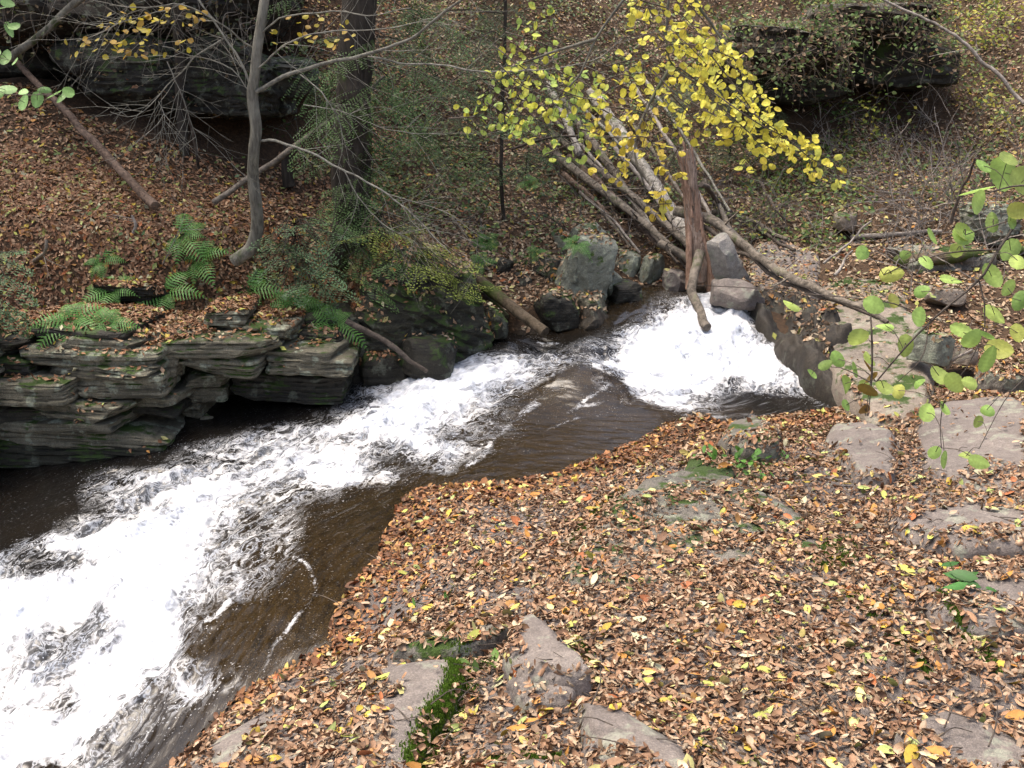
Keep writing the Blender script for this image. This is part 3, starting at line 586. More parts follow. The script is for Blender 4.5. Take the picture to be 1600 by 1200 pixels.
# ------------------------------------------------------------------ leaf fall
def bvh_all():
    V = [GV]; F = [GF]; n = len(GV)
    for v, f in SOLID: V.append(v); F.append(f+n); n += len(v)
    return BVHTree.FromPolygons(np.concatenate(V).tolist(), np.concatenate(F).tolist(), epsilon=0)
BVH = bvh_all()
def on_surf(u, v):
    """first thing a sight line of the photograph meets: soil or stone"""
    d = Vector(raydir(u, v).tolist()).normalized(); h, nn, i, q = BVH.ray_cast(Vector((0, 0, CAMZ)), d)
    return np.array(h) if h is not None else on_ground(u, v)
def inpoly(u, v, poly):
    P = np.asarray(poly, float); r = np.zeros(np.shape(u), bool)
    for a, b in zip(P, np.roll(P, -1, 0)):
        r ^= ((a[1] > v) != (b[1] > v)) & (u < (b[0]-a[0])*(v-a[1])/(b[1]-a[1]+1e-9)+a[0])
    return r
def leafset(pos, nrm, size, curl, col, seed, segs=(2, 4), lift=.0, flat=.35, name="leaf_litter", mat=None, label=None, aspect=.52, serr=0., vein=0.):
    """many leaf blades in one mesh: pointed ovals folded and curled along the midrib"""
    r = np.random.default_rng(seed); N = len(pos); a, b = segs
    s = np.linspace(-1, 1, b+1); w = np.sqrt(np.clip(1-np.abs(s)**1.7, 0, 1))*(1-.18*s); w[0] = .04; w[-1] = .04
    q = np.linspace(-1, 1, a+1); S, Q = np.meshgrid(s, q, indexing='ij'); S = S.ravel(); Q = Q.ravel(); W = np.repeat(w, a+1)
    if serr: W = W*np.where((np.round((S+1)/2*b).astype(int) % 2 == 1), 1-serr, 1+serr*.3)
    L = size[:, None]/2; wid = (size*aspect*r.uniform(.8, 1.2, N)/2)[:, None]
    c1 = curl[:, None]*r.uniform(.4, 1.6, N)[:, None]; x = S[None]*L
    th = Q[None]*W[None]*c1*1.5; rad = wid/np.maximum(c1*1.5, .05)
    yy = np.sin(th)*rad; zz = (1-np.cos(th))*rad
    bend = (r.normal(size=(N, 1))*1.0+.5)*curl[:, None]*.9; ang = S[None]*bend
    X = np.sin(ang)*L/np.maximum(np.abs(bend), .05)*np.sign(bend+1e-9)*np.where(np.abs(bend) < .05, 0, 1)+np.where(np.abs(bend) < .05, x, 0)
    zz = zz+(1-np.cos(ang))*L/np.maximum(np.abs(bend), .05)
    tw = r.normal(size=(N, 1))*curl[:, None]*.5; y2 = yy*np.cos(tw*S)-zz*np.sin(tw*S); z2 = yy*np.sin(tw*S)+zz*np.cos(tw*S)
    P = np.stack([X, y2, z2], -1)
    nn = nrm+r.normal(size=(N, 3))*flat; nn /= np.linalg.norm(nn, axis=1)[:, None]
    flip = np.where(r.random(N) < .35, -1., 1.)[:, None]
    t0 = r.normal(size=(N, 3)); T = t0-nn*(t0*nn).sum(1)[:, None]; T /= np.linalg.norm(T, axis=1)[:, None]; B = np.cross(nn, T)
    Wd = P[..., 0:1]*T[:, None]+P[..., 1:2]*B[:, None]+(P[..., 2:3]*flip[:, None])*nn[:, None]+(pos+np.array([0, 0, 1])*lift[:, None] if not np.isscalar(lift) else pos)[:, None]
    m = (a+1)*(b+1); F = (gridF(b+1, a+1)[None]+(np.arange(N)*m)[:, None, None]).reshape(-1, 4)
    vv = (1-.22*np.abs(Q)*r.uniform(0, 1, (N, 1)))*(1+.12*r.normal(size=(N, 1)))
    if vein: vv = vv*np.where(np.abs(Q) < .05, 1+vein, 1)*np.where(np.round((S+1)/2*b).astype(int) % 2 == 1, 1-vein*.4, 1)
    C = (col[:, None]*vv[..., None]).reshape(-1, 3)
    return Wd.reshape(-1, 3), F, C
BROWN = np.array([(.33,.205,.125),(.27,.155,.09),(.38,.26,.17),(.23,.13,.075),(.41,.30,.205),(.31,.185,.11),(.18,.10,.06),(.34,.195,.11),(.42,.32,.215)])
BRIGHT = np.array([(.52,.38,.06),(.55,.45,.14),(.42,.43,.10),(.44,.21,.05),(.50,.47,.30),(.38,.13,.05),(.34,.40,.13),(.46,.24,.08),(.54,.50,.20)])
def colours(n, r, bright=.07, dark=1.):
    c = BROWN[r.integers(0, len(BROWN), n)]*(1+.14*r.normal(size=(n, 1))); k = r.random(n) < bright
    c[k] = BRIGHT[r.integers(0, len(BRIGHT), k.sum())]; return np.clip(c*dark, .01, .9), k
BARE = [[(560,1045),(640,1016),(722,1004),(722,1045),(698,1085),(668,1112),(655,1150),(635,1200),(592,1200),(612,1150),(600,1100),(640,1078),(585,1052)],
 [(255,1200),(330,1120),(380,1075),(430,1050),(440,1060),(400,1085),(345,1140),(300,1200)],[(330,1200),(350,1150),(420,1110),(470,1102),(400,1140),(352,1200)],
 [(806,958),(826,947),(880,985),(925,1042),(880,1050),(820,1035),(822,1000)],[(910,1082),(950,1110),(1000,1110),(1060,1145),(1085,1200),(1040,1200),(1000,1160),(940,1170),(910,1150)],
 [(795,1058),(850,1053),(890,1066),(885,1080)],[(955,785),(1000,738),(1070,722),(1150,738),(1160,750),(1080,755),(1020,768)],[(885,860),(900,850),(940,800),(915,855)],[(1180,765),(1215,760),(1262,795),(1318,850),(1303,886),(1240,880),(1225,862),(1265,845),(1215,800)],[(1040,800),(1085,795),(1120,812),(1060,820)],[(1150,830),(1200,822),(1240,840),(1180,850)],
 [(1100,885),(1125,860),(1170,862),(1190,880),(1140,890),(1105,895)],[(1285,690),(1300,660),(1350,652),(1400,668),(1392,705),(1395,735),(1340,738),(1325,715)],[(1128,680),(1140,658),(1180,650),(1215,662),(1180,680)],
 [(1440,700),(1436,650),(1470,624),(1600,615),(1600,740),(1540,720),(1500,745),(1450,725)],[(1430,1130),(1470,1100),(1500,1115),(1560,1140),(1600,1165),(1600,1200),(1510,1200),(1480,1150)],
 [(1470,910),(1530,905),(1600,915),(1600,935),(1530,930)],[(1400,815),(1500,790),(1600,800),(1600,820),(1450,830)],[(1160,488),(1185,470),(1215,486),(1240,520),(1275,548),(1305,590),(1330,615),(1350,650),(1240,580),(1200,522)],[(1290,530),(1310,480),(1370,466),(1435,492),(1458,560),(1448,625),(1420,655),(1365,650),(1335,600)],
 [(1130,1140),(1180,1125),(1215,1140),(1150,1155)],[(1000,935),(1050,930),(1060,950),(1010,955)],[(700,790),(730,785),(725,800)],[(1330,1040),(1350,1030),(1350,1060)],[(740,1185),(860,1180),(880,1200),(740,1200)]]
HIT = []
def scatter(n, x0, x1, y0, y1, r, keepf, hits):
    HIT.clear(); out = []; nm = []; xs = r.uniform(x0, x1, n); ys = r.uniform(y0, y1, n); k = keepf(xs, ys); xs, ys = xs[k], ys[k]
    zs = dict(zip(zip(xs.tolist(), ys.tolist()), (ground_h(xs, ys)+.45).tolist())); gz = lambda x, y: zs[(x, y)]
    for x, y in zip(xs.tolist(), ys.tolist()):
        h, nn, i, d = BVH.ray_cast((x, y, 12. if y < 9.1 else gz(x, y)), (0, 0, -1))
        if h is None: continue
        if nn.z < 0: nn = -nn
        if nn.z < .2: continue
        out.append((h.x, h.y, h.z)); nm.append((nn.x, nn.y, nn.z)); HIT.append(i >= len(GF))
    return np.array(out), np.array(nm)
M_leaf = m_attr("fallen_leaf", .65, .0, .25)
def near_leaves():
    r = np.random.default_rng(21)
    def kf(x, y):
        sd_ = sdist(x, y); u, v = proj(np.stack([x, y, BANK(x, y)], -1))
        return (sd_ < .03) & (y < 6.6+.25*x) & (u > -250) & (u < 1900) & (v < 1330)
    p, n = scatter(205000, -2.2, 5.2, 1.9, 7.4, r, kf, None)
    u, v = proj(p); bare = np.zeros(len(p), bool)
    wob = np.stack([p[:, 0]*7, p[:, 1]*7, p[:, 0]*0], -1); uj = u+14*fbm(wob, 2, 3); vj = v+9*fbm(wob, 2, 4)
    for b in BARE: bare |= inpoly(uj, vj, b)
    dens = .38+.62*sstep(-.5, .0, fbm(np.stack([p[:, 0]*2.4, p[:, 1]*2.4, p[:, 0]*0], -1), 4, 77))
    bare &= np.array(HIT)
    right = sstep(1250, 1500, u)*(v > 700); dens = dens*(1-.35*right)
    dens = np.where(inpoly(u, v, [(880,905),(900,850),(960,775),(1000,738),(1070,725),(1215,760),(1318,852),(1300,885),(1180,910),(960,935)]) & np.array(HIT), dens*.62, dens)
    k = np.where(bare, r.random(len(p)) < .012, r.random(len(p)) < dens*np.clip((p[:, 1]/4.2)**-.4, .6, 1.2)*.93)
    p, n, u, v = p[k], n[k], u[k], v[k]; N = len(p)
    sd_ = sdist(p[:, 0], p[:, 1]); wetf = sstep(-.55, -.15, sd_)*(p[:, 2] < .30)
    ci, br = colours(N, r, .045); wcol = np.array([(.29,.13,.055),(.20,.085,.04),(.36,.19,.07),(.25,.12,.055),(.14,.07,.04)])[r.integers(0, 5, N)]*(1+.15*r.normal(size=(N, 1)))
    mixw = ((r.random(N) < wetf*.85) & ~br); ci[mixw] = np.clip(wcol[mixw], .02, .8)
    size = np.where(br, r.uniform(.038, .072, N), np.where(r.random(N) < .04, r.uniform(.048, .075, N), r.uniform(.020, .046, N))); curl = np.where(br, r.uniform(.1, .5, N), r.uniform(.5, 1.6, N)); curl = np.where(mixw, curl*.4, curl)
    ci = np.where(r.random(N)[:, None] < .12, ci*.62, ci)
    lift = .004+r.random(N)*.022*(1-.7*wetf)
    V, F, C = leafset(p, n, size, curl, ci, 5, (2, 4), lift, .42)
    o = mk("leaf_litter", V, F, M_leaf, None, C, True)
    tag(o, "carpet of dry curled brown leaves covering the near bank", "leaf litter", kind="stuff")
near_leaves()
SHADE = [[(-200,735),(0,735),(250,700),(540,610),(545,530),(200,505),(-200,490)]]
def far_leaves():
    r = np.random.default_rng(22)
    def kf(x, y):
        sd_ = sdist(x, y); u, v = proj(np.stack([x, y, BANK(x, y)], -1))
        return (sd_ < .05) & ((y > 6.5+.0*x) | (x > 2.2)) & (y > 4.5+.5*x) & (u > -220) & (u < 1820) & (v > -140)
    p, n = scatter(215000, -6.5, 8.5, 5.6, 16.5, r, kf, None)
    h1 = list(HIT); p2, n2 = scatter(60000, -6.2, -.3, 7.0, 8.9, r, lambda x, y: sdist(x, y) < -.3, None)
    p, n = np.vstack([p, p2]), np.vstack([n, n2]); HIT[:0] = h1
    u, v = proj(p); hit = np.array(HIT); k = (u > -120) & (u < 1720) & (v > -60); p, n, u, v, hit = p[k], n[k], u[k], v[k], hit[k]
    for b in BARE: 
        ii = ~(inpoly(u, v, b) & (r.random(len(u)) < .95)); p, n, u, v, hit = p[ii], n[ii], u[ii], v[ii], hit[ii]
    clump = fbm(np.stack([p[:, 0]*1.3, p[:, 1]*1.3, p[:, 2]*1.3], -1), 4, 78)
    left = u < 620
    dens = np.where(left, .75+.25*sstep(-.4, .1, clump), .42+.4*sstep(-.3, .3, clump)); dens = np.where((u > 1060) & (v < 430), dens*.75, dens)
    dens = np.where(hit & (u < 560) & (v > 495), dens*.40, dens)
    k = r.random(len(p)) < dens; p, n, u, v = p[k], n[k], u[k], v[k]; N = len(p)
    ci, br = colours(N, r, .11); tone = np.where((u > 640)[:, None], np.array([.86, .93, .95]), np.array([.86, .76, .68])); ci = np.where(~br[:, None], ci*tone, ci*.85)
    size = np.where(br, r.uniform(.04, .075, N), r.uniform(.03, .062, N)); curl = r.uniform(.15, .9, N)
    V, F, C = leafset(p, n, size, curl, ci, 6, (2, 2), .004+r.random(N)*.02, .38, aspect=.6)
    o = mk("leaf_litter", V, F, M_leaf, None, C, True)
    tag(o, "brown leaf fall covering the far hillside", "leaf litter", kind="stuff")
far_leaves()
# ------------------------------------------------------------------ wood
M_twig = m_bark("grey_twig_bark", (.10, .095, .08), (.26, .25, .21), 1.2, 0, False)
M_slim = m_bark("slender_tree_bark", (.07, .065, .052), (.20, .19, .155), .9, .1)
M_hem = m_bark("hemlock_bark", (.022, .018, .014), (.06, .05, .04), .6, .15)
M_log = m_bark("dead_log_bark", (.055, .046, .037), (.21, .18, .145), 1.3, .05, False)
M_mlog = m_bark("mossy_log_bark", (.045, .035, .022), (.13, .10, .07), .8, .45, False)
M_birch = m_bark("pale_log_bark", (.10, .09, .075), (.42, .39, .34), 1.6, .05, False)
M_red = m_bark("reddish_rotten_wood", (.11, .075, .055), (.38, .29, .23), 1.9, 0)
M_pole = m_bark("brown_pole_bark", (.05, .034, .026), (.17, .12, .09), 1.2, 0, False)
M_bleach = m_bark("bleached_wood", (.12, .105, .09), (.31, .275, .24), 1.2, 0, False)
M_debris = m_bark("debris_bark", (.05, .042, .034), (.17, .145, .12), 1.2, 0, False)
M_dwig = m_bark("dark_twig_bark", (.04, .033, .027), (.11, .09, .075), 1, 0, False)
def path(pts): return np.array([PY(*p) for p in pts])
def gpath(pts, lift=.05):
    """pixels laid on the terrain (two numbers) or at a given distance (three)"""
    return np.array([PY(*p) if len(p) == 3 else on_surf(*p)+np.array([0, 0, lift]) for p in pts])
def px(w, y): return w*y/FPX/2
def grow(acc, p, d, L, r, depth, rng, wig=.28, droop=0., nchild=4, k=4):
    n = max(4, int(L/.09)); P = [np.array(p, float)]; d = np.array(d, float); d /= np.linalg.norm(d); ds = [d]
    curl = rng.normal(size=3)*wig*.35
    for i in range(n):
        d = d+rng.normal(size=3)*wig*.22+curl*.22+np.array([0, 0, droop*.1]); d /= np.linalg.norm(d); P.append(P[-1]+d*L/n); ds.append(d)
    P = np.array(P); tube(acc, P, np.linspace(r, r*.35, len(P)), k, cap=False)
    if depth > 0:
        for c in range(nchild):
            i = int(rng.uniform(.15, .95)*n); q = np.cross(ds[i], rng.normal(size=3)); q /= np.linalg.norm(q)
            nd = ds[i]*rng.uniform(.5, 1.)+q*rng.uniform(.4, .9); nd[1] *= .6
            grow(acc, P[i], nd, L*rng.uniform(.3, .6), r*.55, depth-1, rng, wig, droop, max(2, nchild-1), k)
def limb(acc, pts, r0, r1, k=7, n=None, jit=.0, rough=.12, seed=1):
    P = path(pts) if len(pts[0]) == 3 and not isinstance(pts, np.ndarray) else pts
    L = np.linalg.norm(np.diff(P, axis=0), axis=1).sum(); n = n or max(8, int(L/.06)); S = spline(P, n)
    if jit: S = S+jit*np.stack([fbm(np.stack([S[:, 0]*4, S[:, 2]*4, S[:, 1]*4+9*i], -1), 3, seed+i) for i in range(3)], -1)
    tube(acc, S, np.linspace(r0, r1, n), k, rough, seed); return S
def twiggy(acc, S, rng, n, L=(.3, .8), r=.004, depth=1, droop=0., wig=.3, frac=(.2, 1.), flat=.5, nchild=4):
    for _ in range(n):
        i = int(rng.uniform(*frac)*(len(S)-1)); T = S[min(i+1, len(S)-1)]-S[max(i-1, 0)]; T /= np.linalg.norm(T)+1e-9
        q = rng.normal(size=3); q[1] *= flat; q -= T*(q@T); q /= np.linalg.norm(q)
        grow(acc, S[i], T*rng.uniform(.4, 1)+q*rng.uniform(.4, 1), rng.uniform(*L), r, depth, rng, wig, droop, nchild, 3)
# slender bare tree on the far bank
rg = np.random.default_rng(5)
def tree_a():
    e = empty("bare_tree", on_ground(370, 403), "slender bare grey tree with a curved foot on the far bank", "tree")
    A = Acc(); limb(A, [(366,408,7.92),(378,400,7.9),(394,385,7.9),(403,350,7.88),(402,315,7.85),(396,275,7.85),(398,230,7.8),(400,200,7.8),(394,150,7.8),(398,110,7.8),(404,60,7.8),(411,15,7.8),(415,-60,7.8),(410,-300,7.8)], .052, .024, 10, 90, .012)
    A.build("trunk", M_slim, e, True)
    B = Acc()
    L = [([(397,142,7.8),(440,122,7.75),(500,100,7.7),(560,88,7.6),(610,72,7.5),(660,48,7.4),(715,8,7.3),(740,-30,7.2)],.017,.008),
     ([(574,88,7.6),(625,95,7.5),(700,105,7.4),(790,113,7.3),(860,108,7.2),(930,90,7.1),(970,60,7.)],.008,.003),
     ([(402,220,7.8),(432,220,7.7),(480,236,7.6),(540,266,7.5),(600,302,7.4),(655,345,7.3),(705,392,7.2)],.011,.004),
     ([(394,140,7.8),(370,90,7.8),(345,50,7.8),(308,2,7.8),(290,-30,7.8)],.011,.006),([(393,145,7.8),(360,110,7.75),(330,92,7.7),(290,82,7.6),(255,70,7.6)],.006,.003),
     ([(345,62,7.8),(300,92,7.7),(268,132,7.7),(240,165,7.6),(205,182,7.6),(172,175,7.6)],.007,.002),([(470,116,7.7),(505,150,7.6),(530,190,7.6),(536,240,7.6),(520,280,7.6)],.006,.002),
     ([(400,60,7.8),(440,30,7.7),(500,18,7.6),(570,22,7.5),(640,10,7.5)],.007,.003),([(396,75,7.8),(350,40,7.6),(290,10,7.5),(230,12,7.4),(170,5,7.4)],.007,.003),
     ([(290,5,7.7),(220,25,7.6),(170,45,7.5),(120,62,7.5)],.005,.002),([(540,266,7.5),(560,310,7.45),(600,350,7.4),(650,380,7.4)],.005,.002),([(400,110,7.8),(450,70,7.6),(520,50,7.5),(600,45,7.4),(680,30,7.4)],.007,.003),
     ([(264,95,7.6),(300,190,7.6),(310,240,7.6)],.004,.002),([(245,160,7.6),(255,190,7.6),(235,218,7.6)],.003,.002),([(600,302,7.4),(690,330,7.3),(760,375,7.2)],.004,.0015),([(470,165,7.6),(540,180,7.5),(610,200,7.4),(700,212,7.3)],.004,.0015)]
    for i, (pts, r0, r1) in enumerate(L):
        S = limb(B, pts, r0, r1, 5, None, .03, .1, i); twiggy(B, S, rg, 15 if i < 3 else 10, (.25, .75), .0024, 1, -.1, .45, (.15, 1.), .5, 3)
    B.build("branches", M_twig, e, True)
    for i in range(26):
        pass
    # the few leaves left on it
    r = np.random.default_rng(8); cl = [((60,90),(100,300),14),((10,40),(200,320),10),((25,80),(420,560),9),((20,60),(150,250),9)]
    pos = []
    for (va, vb), (ua, ub), n in cl:
        for _ in range(n*3): pos.append(PY(r.uniform(ua, ub), r.uniform(va, vb), r.uniform(7.4, 7.9)))
    pos = np.array(pos); N = len(pos); col = np.array([(.46,.38,.04),(.40,.32,.04),(.38,.24,.04)])[r.integers(0, 3, N)]*(1+.1*r.normal(size=(N, 1)))
    V, F, C = leafset(pos, np.tile([0, -.5, .8], (N, 1)), r.uniform(.04, .065, N), r.uniform(.1, .4, N), np.clip(col, .02, .9), 9, (2, 4), 0., .5, aspect=.7)
    mk("leaves", V, F, M_green, e, C, True)
M_green = m_attr("green_leaf", .5, .35, .35)
M_needle = m_attr("hemlock_needle", .6, .15, .2)
tree_a()
# ------------------------------------------------------------------ hemlocks
def bough(acc, p, d, L, rng, col, droop=-.5, nl=.014, step=.03, spread=1.):
    n = max(6, int(L/step)); P = [np.array(p, float)]; d = np.array(d, float); d /= np.linalg.norm(d); D = [d]
    for i in range(n):
        d = d+np.array([0, 0, droop*.04])+rng.normal(size=3)*.05; d /= np.linalg.norm(d); P.append(P[-1]+d*L/n); D.append(d)
    P = np.array(P); side = np.cross(D[0], [0, 0, 1.]); side /= np.linalg.norm(side)+1e-9
    segs = []
    for i in range(1, n+1):
        t = i/n; l = L*.42*(1-t)**.8*spread*rng.uniform(.7, 1.1)+.03
        for s in (-1, 1):
            q = D[i]*.75+side*s+np.array([0, 0, -.12])+rng.normal(size=3)*.14; q /= np.linalg.norm(q)
            m = max(2, int(l/.022)); tt = (np.arange(m)+.5)/m; b = P[i]+q*l*tt[:, None]+np.array([0, 0, -.22*l])*(tt**2)[:, None]
            segs.append((b, np.tile(q, (m, 1)), np.tile(np.cross(q, np.cross(side, D[i])), (m, 1))))
    b = np.concatenate([s[0] for s in segs]); q = np.concatenate([s[1] for s in segs]); c = np.concatenate([s[2] for s in segs]); c /= np.linalg.norm(c, axis=1)[:, None]+1e-9
    N = len(b); w = nl*rng.uniform(.7, 1.2, (N, 1)); h = nl*.62
    up = np.cross(q, c)*(rng.normal(size=(N, 1))*.004)
    V = np.stack([b-q*h*.4, b+c*w-q*h*.1+up, b+q*h, b-c*w-q*h*.1-up], 1).reshape(-1, 3)
    cc = np.clip(np.array(col)*(1+.22*rng.normal(size=(N, 1))), .004, 1); acc.add(V, np.arange(N*4).reshape(-1, 4), np.repeat(cc, 4, 0))
    return P
def unseen_canopy(acc, cx, cy, z0, z1, rad, n, rng, col):  # unseen leaf mass, added for the shade and dark reflections it gives
    ang = rng.uniform(0, 2*math.pi, n); f = rng.random(n); z = z0+(z1-z0)*f**1.3; rr = rad*(1-.75*(z-z0)/(z1-z0))*np.sqrt(rng.random(n))
    P = np.stack([cx+rr*np.cos(ang), cy+rr*np.sin(ang), z], -1); keep = vnoise(P*1.1, 5) > -.28; P = P[keep]; N = len(P)
    a = rng.normal(size=(N, 3)); a[:, 2] *= .35; a /= np.linalg.norm(a, axis=1)[:, None]; b = np.cross(a, rng.normal(size=(N, 3))*[.3, .3, 1]); b /= np.linalg.norm(b, axis=1)[:, None]
    s = rng.uniform(.07, .18, (N, 1)); V = np.stack([P-a*s, P+b*s*.35, P+a*s, P-b*s*.35], 1).reshape(-1, 3)
    acc.add(V, np.arange(N*4).reshape(-1, 4), np.repeat(np.clip(np.array(col)*(1+.25*rng.normal(size=(N, 1))), .004, 1), 4, 0))
HG, HG2, HY = (.07, .125, .04), (.09, .155, .075), (.18, .225, .045)
def hemlock(label, base, trunk, r0, r1, boughs, seed, crown=None, name="hemlock_tree", col=HG, mat=M_hem, bn=1):
    r = np.random.default_rng(seed); e = empty(name, base, label, "tree"); A = Acc(); limb(A, trunk, r0, r1, 12 if r0 > .08 else 6, 80, .01, .12, seed); A.build("trunk", mat, e, True)
    if boughs or crown:
        B = Acc(); W = Acc()
        for (u0, u1, v0, v1, y0, y1, L0, L1, n, cc, dx) in boughs:
            for _ in range(n):
                p = PY(r.uniform(u0, u1), r.uniform(v0, v1), r.uniform(y0, y1)); d = np.array([dx+r.normal()*.6, -.45+r.normal()*.4, r.normal()*.18-.1])
                S = bough(B, p, d, r.uniform(L0, L1), r, cc, -.7); TP = path(trunk); TQ = spline(TP, 30); j = np.argmin(((TQ-p)**2).sum(1)); tube(W, spline([TQ[j], (TQ[j]+p)/2+[0, 0, .06], p], 6), .005, 3, cap=False); tube(W, S[::2] if len(S) > 8 else S, np.linspace(.005, .002, len(S[::2] if len(S) > 8 else S)), 3, cap=False)
        if crown: 
            for c in crown: unseen_canopy(B, *c, r, col)  # unseen foliage above the frame, added to shade the left slope
        B.build("crown", M_needle, e, False); W.build("branches", M_hem, e, True) if W.V else None
    return e
P0 = on_surf(540, 405)
hemlock("big dark hemlock trunk behind the slender bare tree", P0, [(538,412,P0[1]),(545,370,P0[1]),(548,290,P0[1]),(550,200,P0[1]),(556,100,P0[1]),(561,0,P0[1]),(566,-250,P0[1]),(570,-900,P0[1])], .165, .11,
  [(470,640,-20,120,8.6,10,.5,1.1,14,HG,.0),(500,690,120,260,8.6,10.2,.4,.9,9,HG,.2),(520,600,240,340,8.4,9.,.4,.7,10,HG,.0)], 31,
  [(-1.8,11.2,4.2,10,3.4,2000),(-3.6,10.2,4.3,9,2.6,1400)])
P1 = on_surf(284, 238)
hemlock("dim straight trunk in the dark hollow left of the slender bare tree", P1, [(287,242,P1[1]),(283,160,P1[1]),(280,80,P1[1]),(279,0,P1[1]),(279,-300,P1[1])], .05, .04, [], 32, [(-5.2,11.4,4.6,10,3.2,2200)])
P2 = on_surf(455, 300)
hemlock("short broken dark snag between the slender tree and the big hemlock", P2, [(452,292,P2[1]),(448,262,P2[1]),(450,225,P2[1])], .06, .05, [], 33, None, "tree_stump")
P3 = on_surf(575, 420)
hemlock("young hemlock with yellow green drooping boughs over the mossy bluff", P3, [(575,425,P3[1]),(585,370,P3[1]),(600,320,P3[1])], .025, .012,
  [(565,640,330,385,7.8,8.6,.3,.5,9,HY,.6),(620,685,365,420,7.7,8.2,.25,.42,10,HY,.6),(670,735,400,460,7.6,8.1,.18,.34,12,HY,.6),(545,640,385,450,7.6,8.3,.25,.45,9,HG,.3),(520,600,300,420,7.8,8.8,.3,.6,14,HG,.2)], 34, None, "hemlock_sapling")
P4 = on_surf(465, 425)
hemlock("small blue green hemlock right of the slender tree foot", P4, [(465,430,P4[1]),(462,395,P4[1]),(460,350,P4[1])], .012, .006, [(425,520,345,450,7.5,8.3,.2,.4,46,HG2,.0)], 35, None, "hemlock_sapling")
P5 = on_surf(-25, 500)
hemlock("blue green hemlock boughs at the left edge above the ledge", P5, [(-30,505,P5[1]),(-25,440,P5[1]),(-20,380,P5[1])], .015, .008, [(-70,10,390,540,6.6,7.2,.2,.4,34,HG2,.2)], 36, None, "hemlock_sapling")
P6 = on_ground(785, 345)
hemlock("thin mossy trunk with dim hemlock boughs on the middle of the slope", P6, [(787,345,P6[1]),(784,300,P6[1]),(783,240,P6[1]),(786,150,P6[1]),(790,0,P6[1]),(792,-200,P6[1])], .022, .015,
  [(640,880,120,300,9.2,10.5,.35,.8,16,(.06,.10,.04),.0),(620,900,-10,130,9.5,11.5,.4,.9,16,(.05,.08,.03),.0)], 37, [(-6.5,9.6,4.6,9,2.4,1200)])  # last entry: unseen foliage added over the left slope for shade, off this trunk
P7 = on_ground(1140, 250)
hemlock("dim evergreen sapling behind the yellow leaves", P7, [(1140,255,P7[1]),(1140,200,P7[1]),(1135,120,P7[1])], .02, .01, [(1040,1250,110,250,P7[1]-1.2,P7[1]-.2,.3,.7,36,(.06,.085,.04),.0)], 38, None, "hemlock_sapling")
# ------------------------------------------------------------------ poles and logs
def log(name, label, pts, r0, r1, mat, cat="log", group=None, k=9, jit=.02, rough=.18, seed=0, lift=.05, stubs=0, straight=0.):
    P = gpath(pts, lift)
    if straight: tt = np.linspace(0, 1, len(P))[:, None]; P = P*(1-straight)+straight*(P[0]*(1-tt)+P[-1]*tt)+np.array([0, 0, .05])*straight*np.sin(tt*math.pi)
    A = Acc(); L = np.linalg.norm(np.diff(P, axis=0), axis=1).sum(); S = limb(A, P, r0, r1, k, max(10, int(L/.05)), jit, rough, seed)
    if stubs:
        r = np.random.default_rng(seed); twiggy(A, S, r, stubs, (.12, .4), r0*.28, 0, 0, .2, (.1, .9), .6)
    o = A.build(name, mat, None, True); tag(o, label, cat, group); return o
G1 = "fallen poles on the left slope"
log("fallen_pole", "long straight reddish pole fallen down the leaf slope at the left", [(20,92,9.7),(100,172,9.2),(165,242,8.75),(242,322,8.25)], .026, .04, M_pole, "fallen pole", G1, seed=1)
log("leaning_pole", "grey pole leaning up to the top edge at the far upper left", [(4,98,9.6),(60,55,9.5),(130,-2,9.3),(250,-90,9.0)], .035, .03, M_slim, "leaning pole", G1, seed=2)
log("fallen_pole", "crooked pole crossing behind the slender tree towards the big hemlock", [(335,318,8.7),(400,272,8.8),(468,222,8.9),(545,165,9.1),(600,120,9.3)], .026, .022, M_log, "fallen pole", G1, seed=3)
log("dead_sapling", "thin dark dead stem standing in the leaves left of the slender tree", [(312,270),(300,200,9.3),(285,150,9.1),(262,95,8.9)], .014, .006, M_dwig, "dead stem", None, seed=4)
log("broken_branch", "short pale broken branch standing in the leaves above the ferns", [(212,372),(214,350,8.1),(207,335,8.1)], .016, .010, M_bleach, "broken branch", None, seed=5, stubs=2)
log("broken_stub", "splintered brown stub in the leaves above the left ledge", [(55,420),(70,395,7.6),(72,375,7.6)], .02, .012, M_log, "broken stub", None, seed=6, stubs=2)
log("leaning_log", "straight brown log leaning into the water below the hemlock boughs", [(668,372,9.1),(700,398,8.9),(740,432,8.65),(800,480,8.3),(852,520,7.98)], .062, .045, M_mlog, "log", None, 11, .012, .12, 7)
log("sunken_branch", "black bent branch reaching the foam below the mossy bluff", [(540,502,7.5),(575,517,7.45),(610,538,7.4),(640,562,7.35),(668,580,7.3)], .024, .016, M_dwig, "branch", None, 7, .02, .2, 8)
log("mossy_log", "short mossy log lying behind the leaning brown log", [(742,452,8.7),(768,478,8.5),(790,498,8.4)], .05, .04, M_mlog, "log", None, seed=9)
G2 = "logs jammed against the slope above the fall"
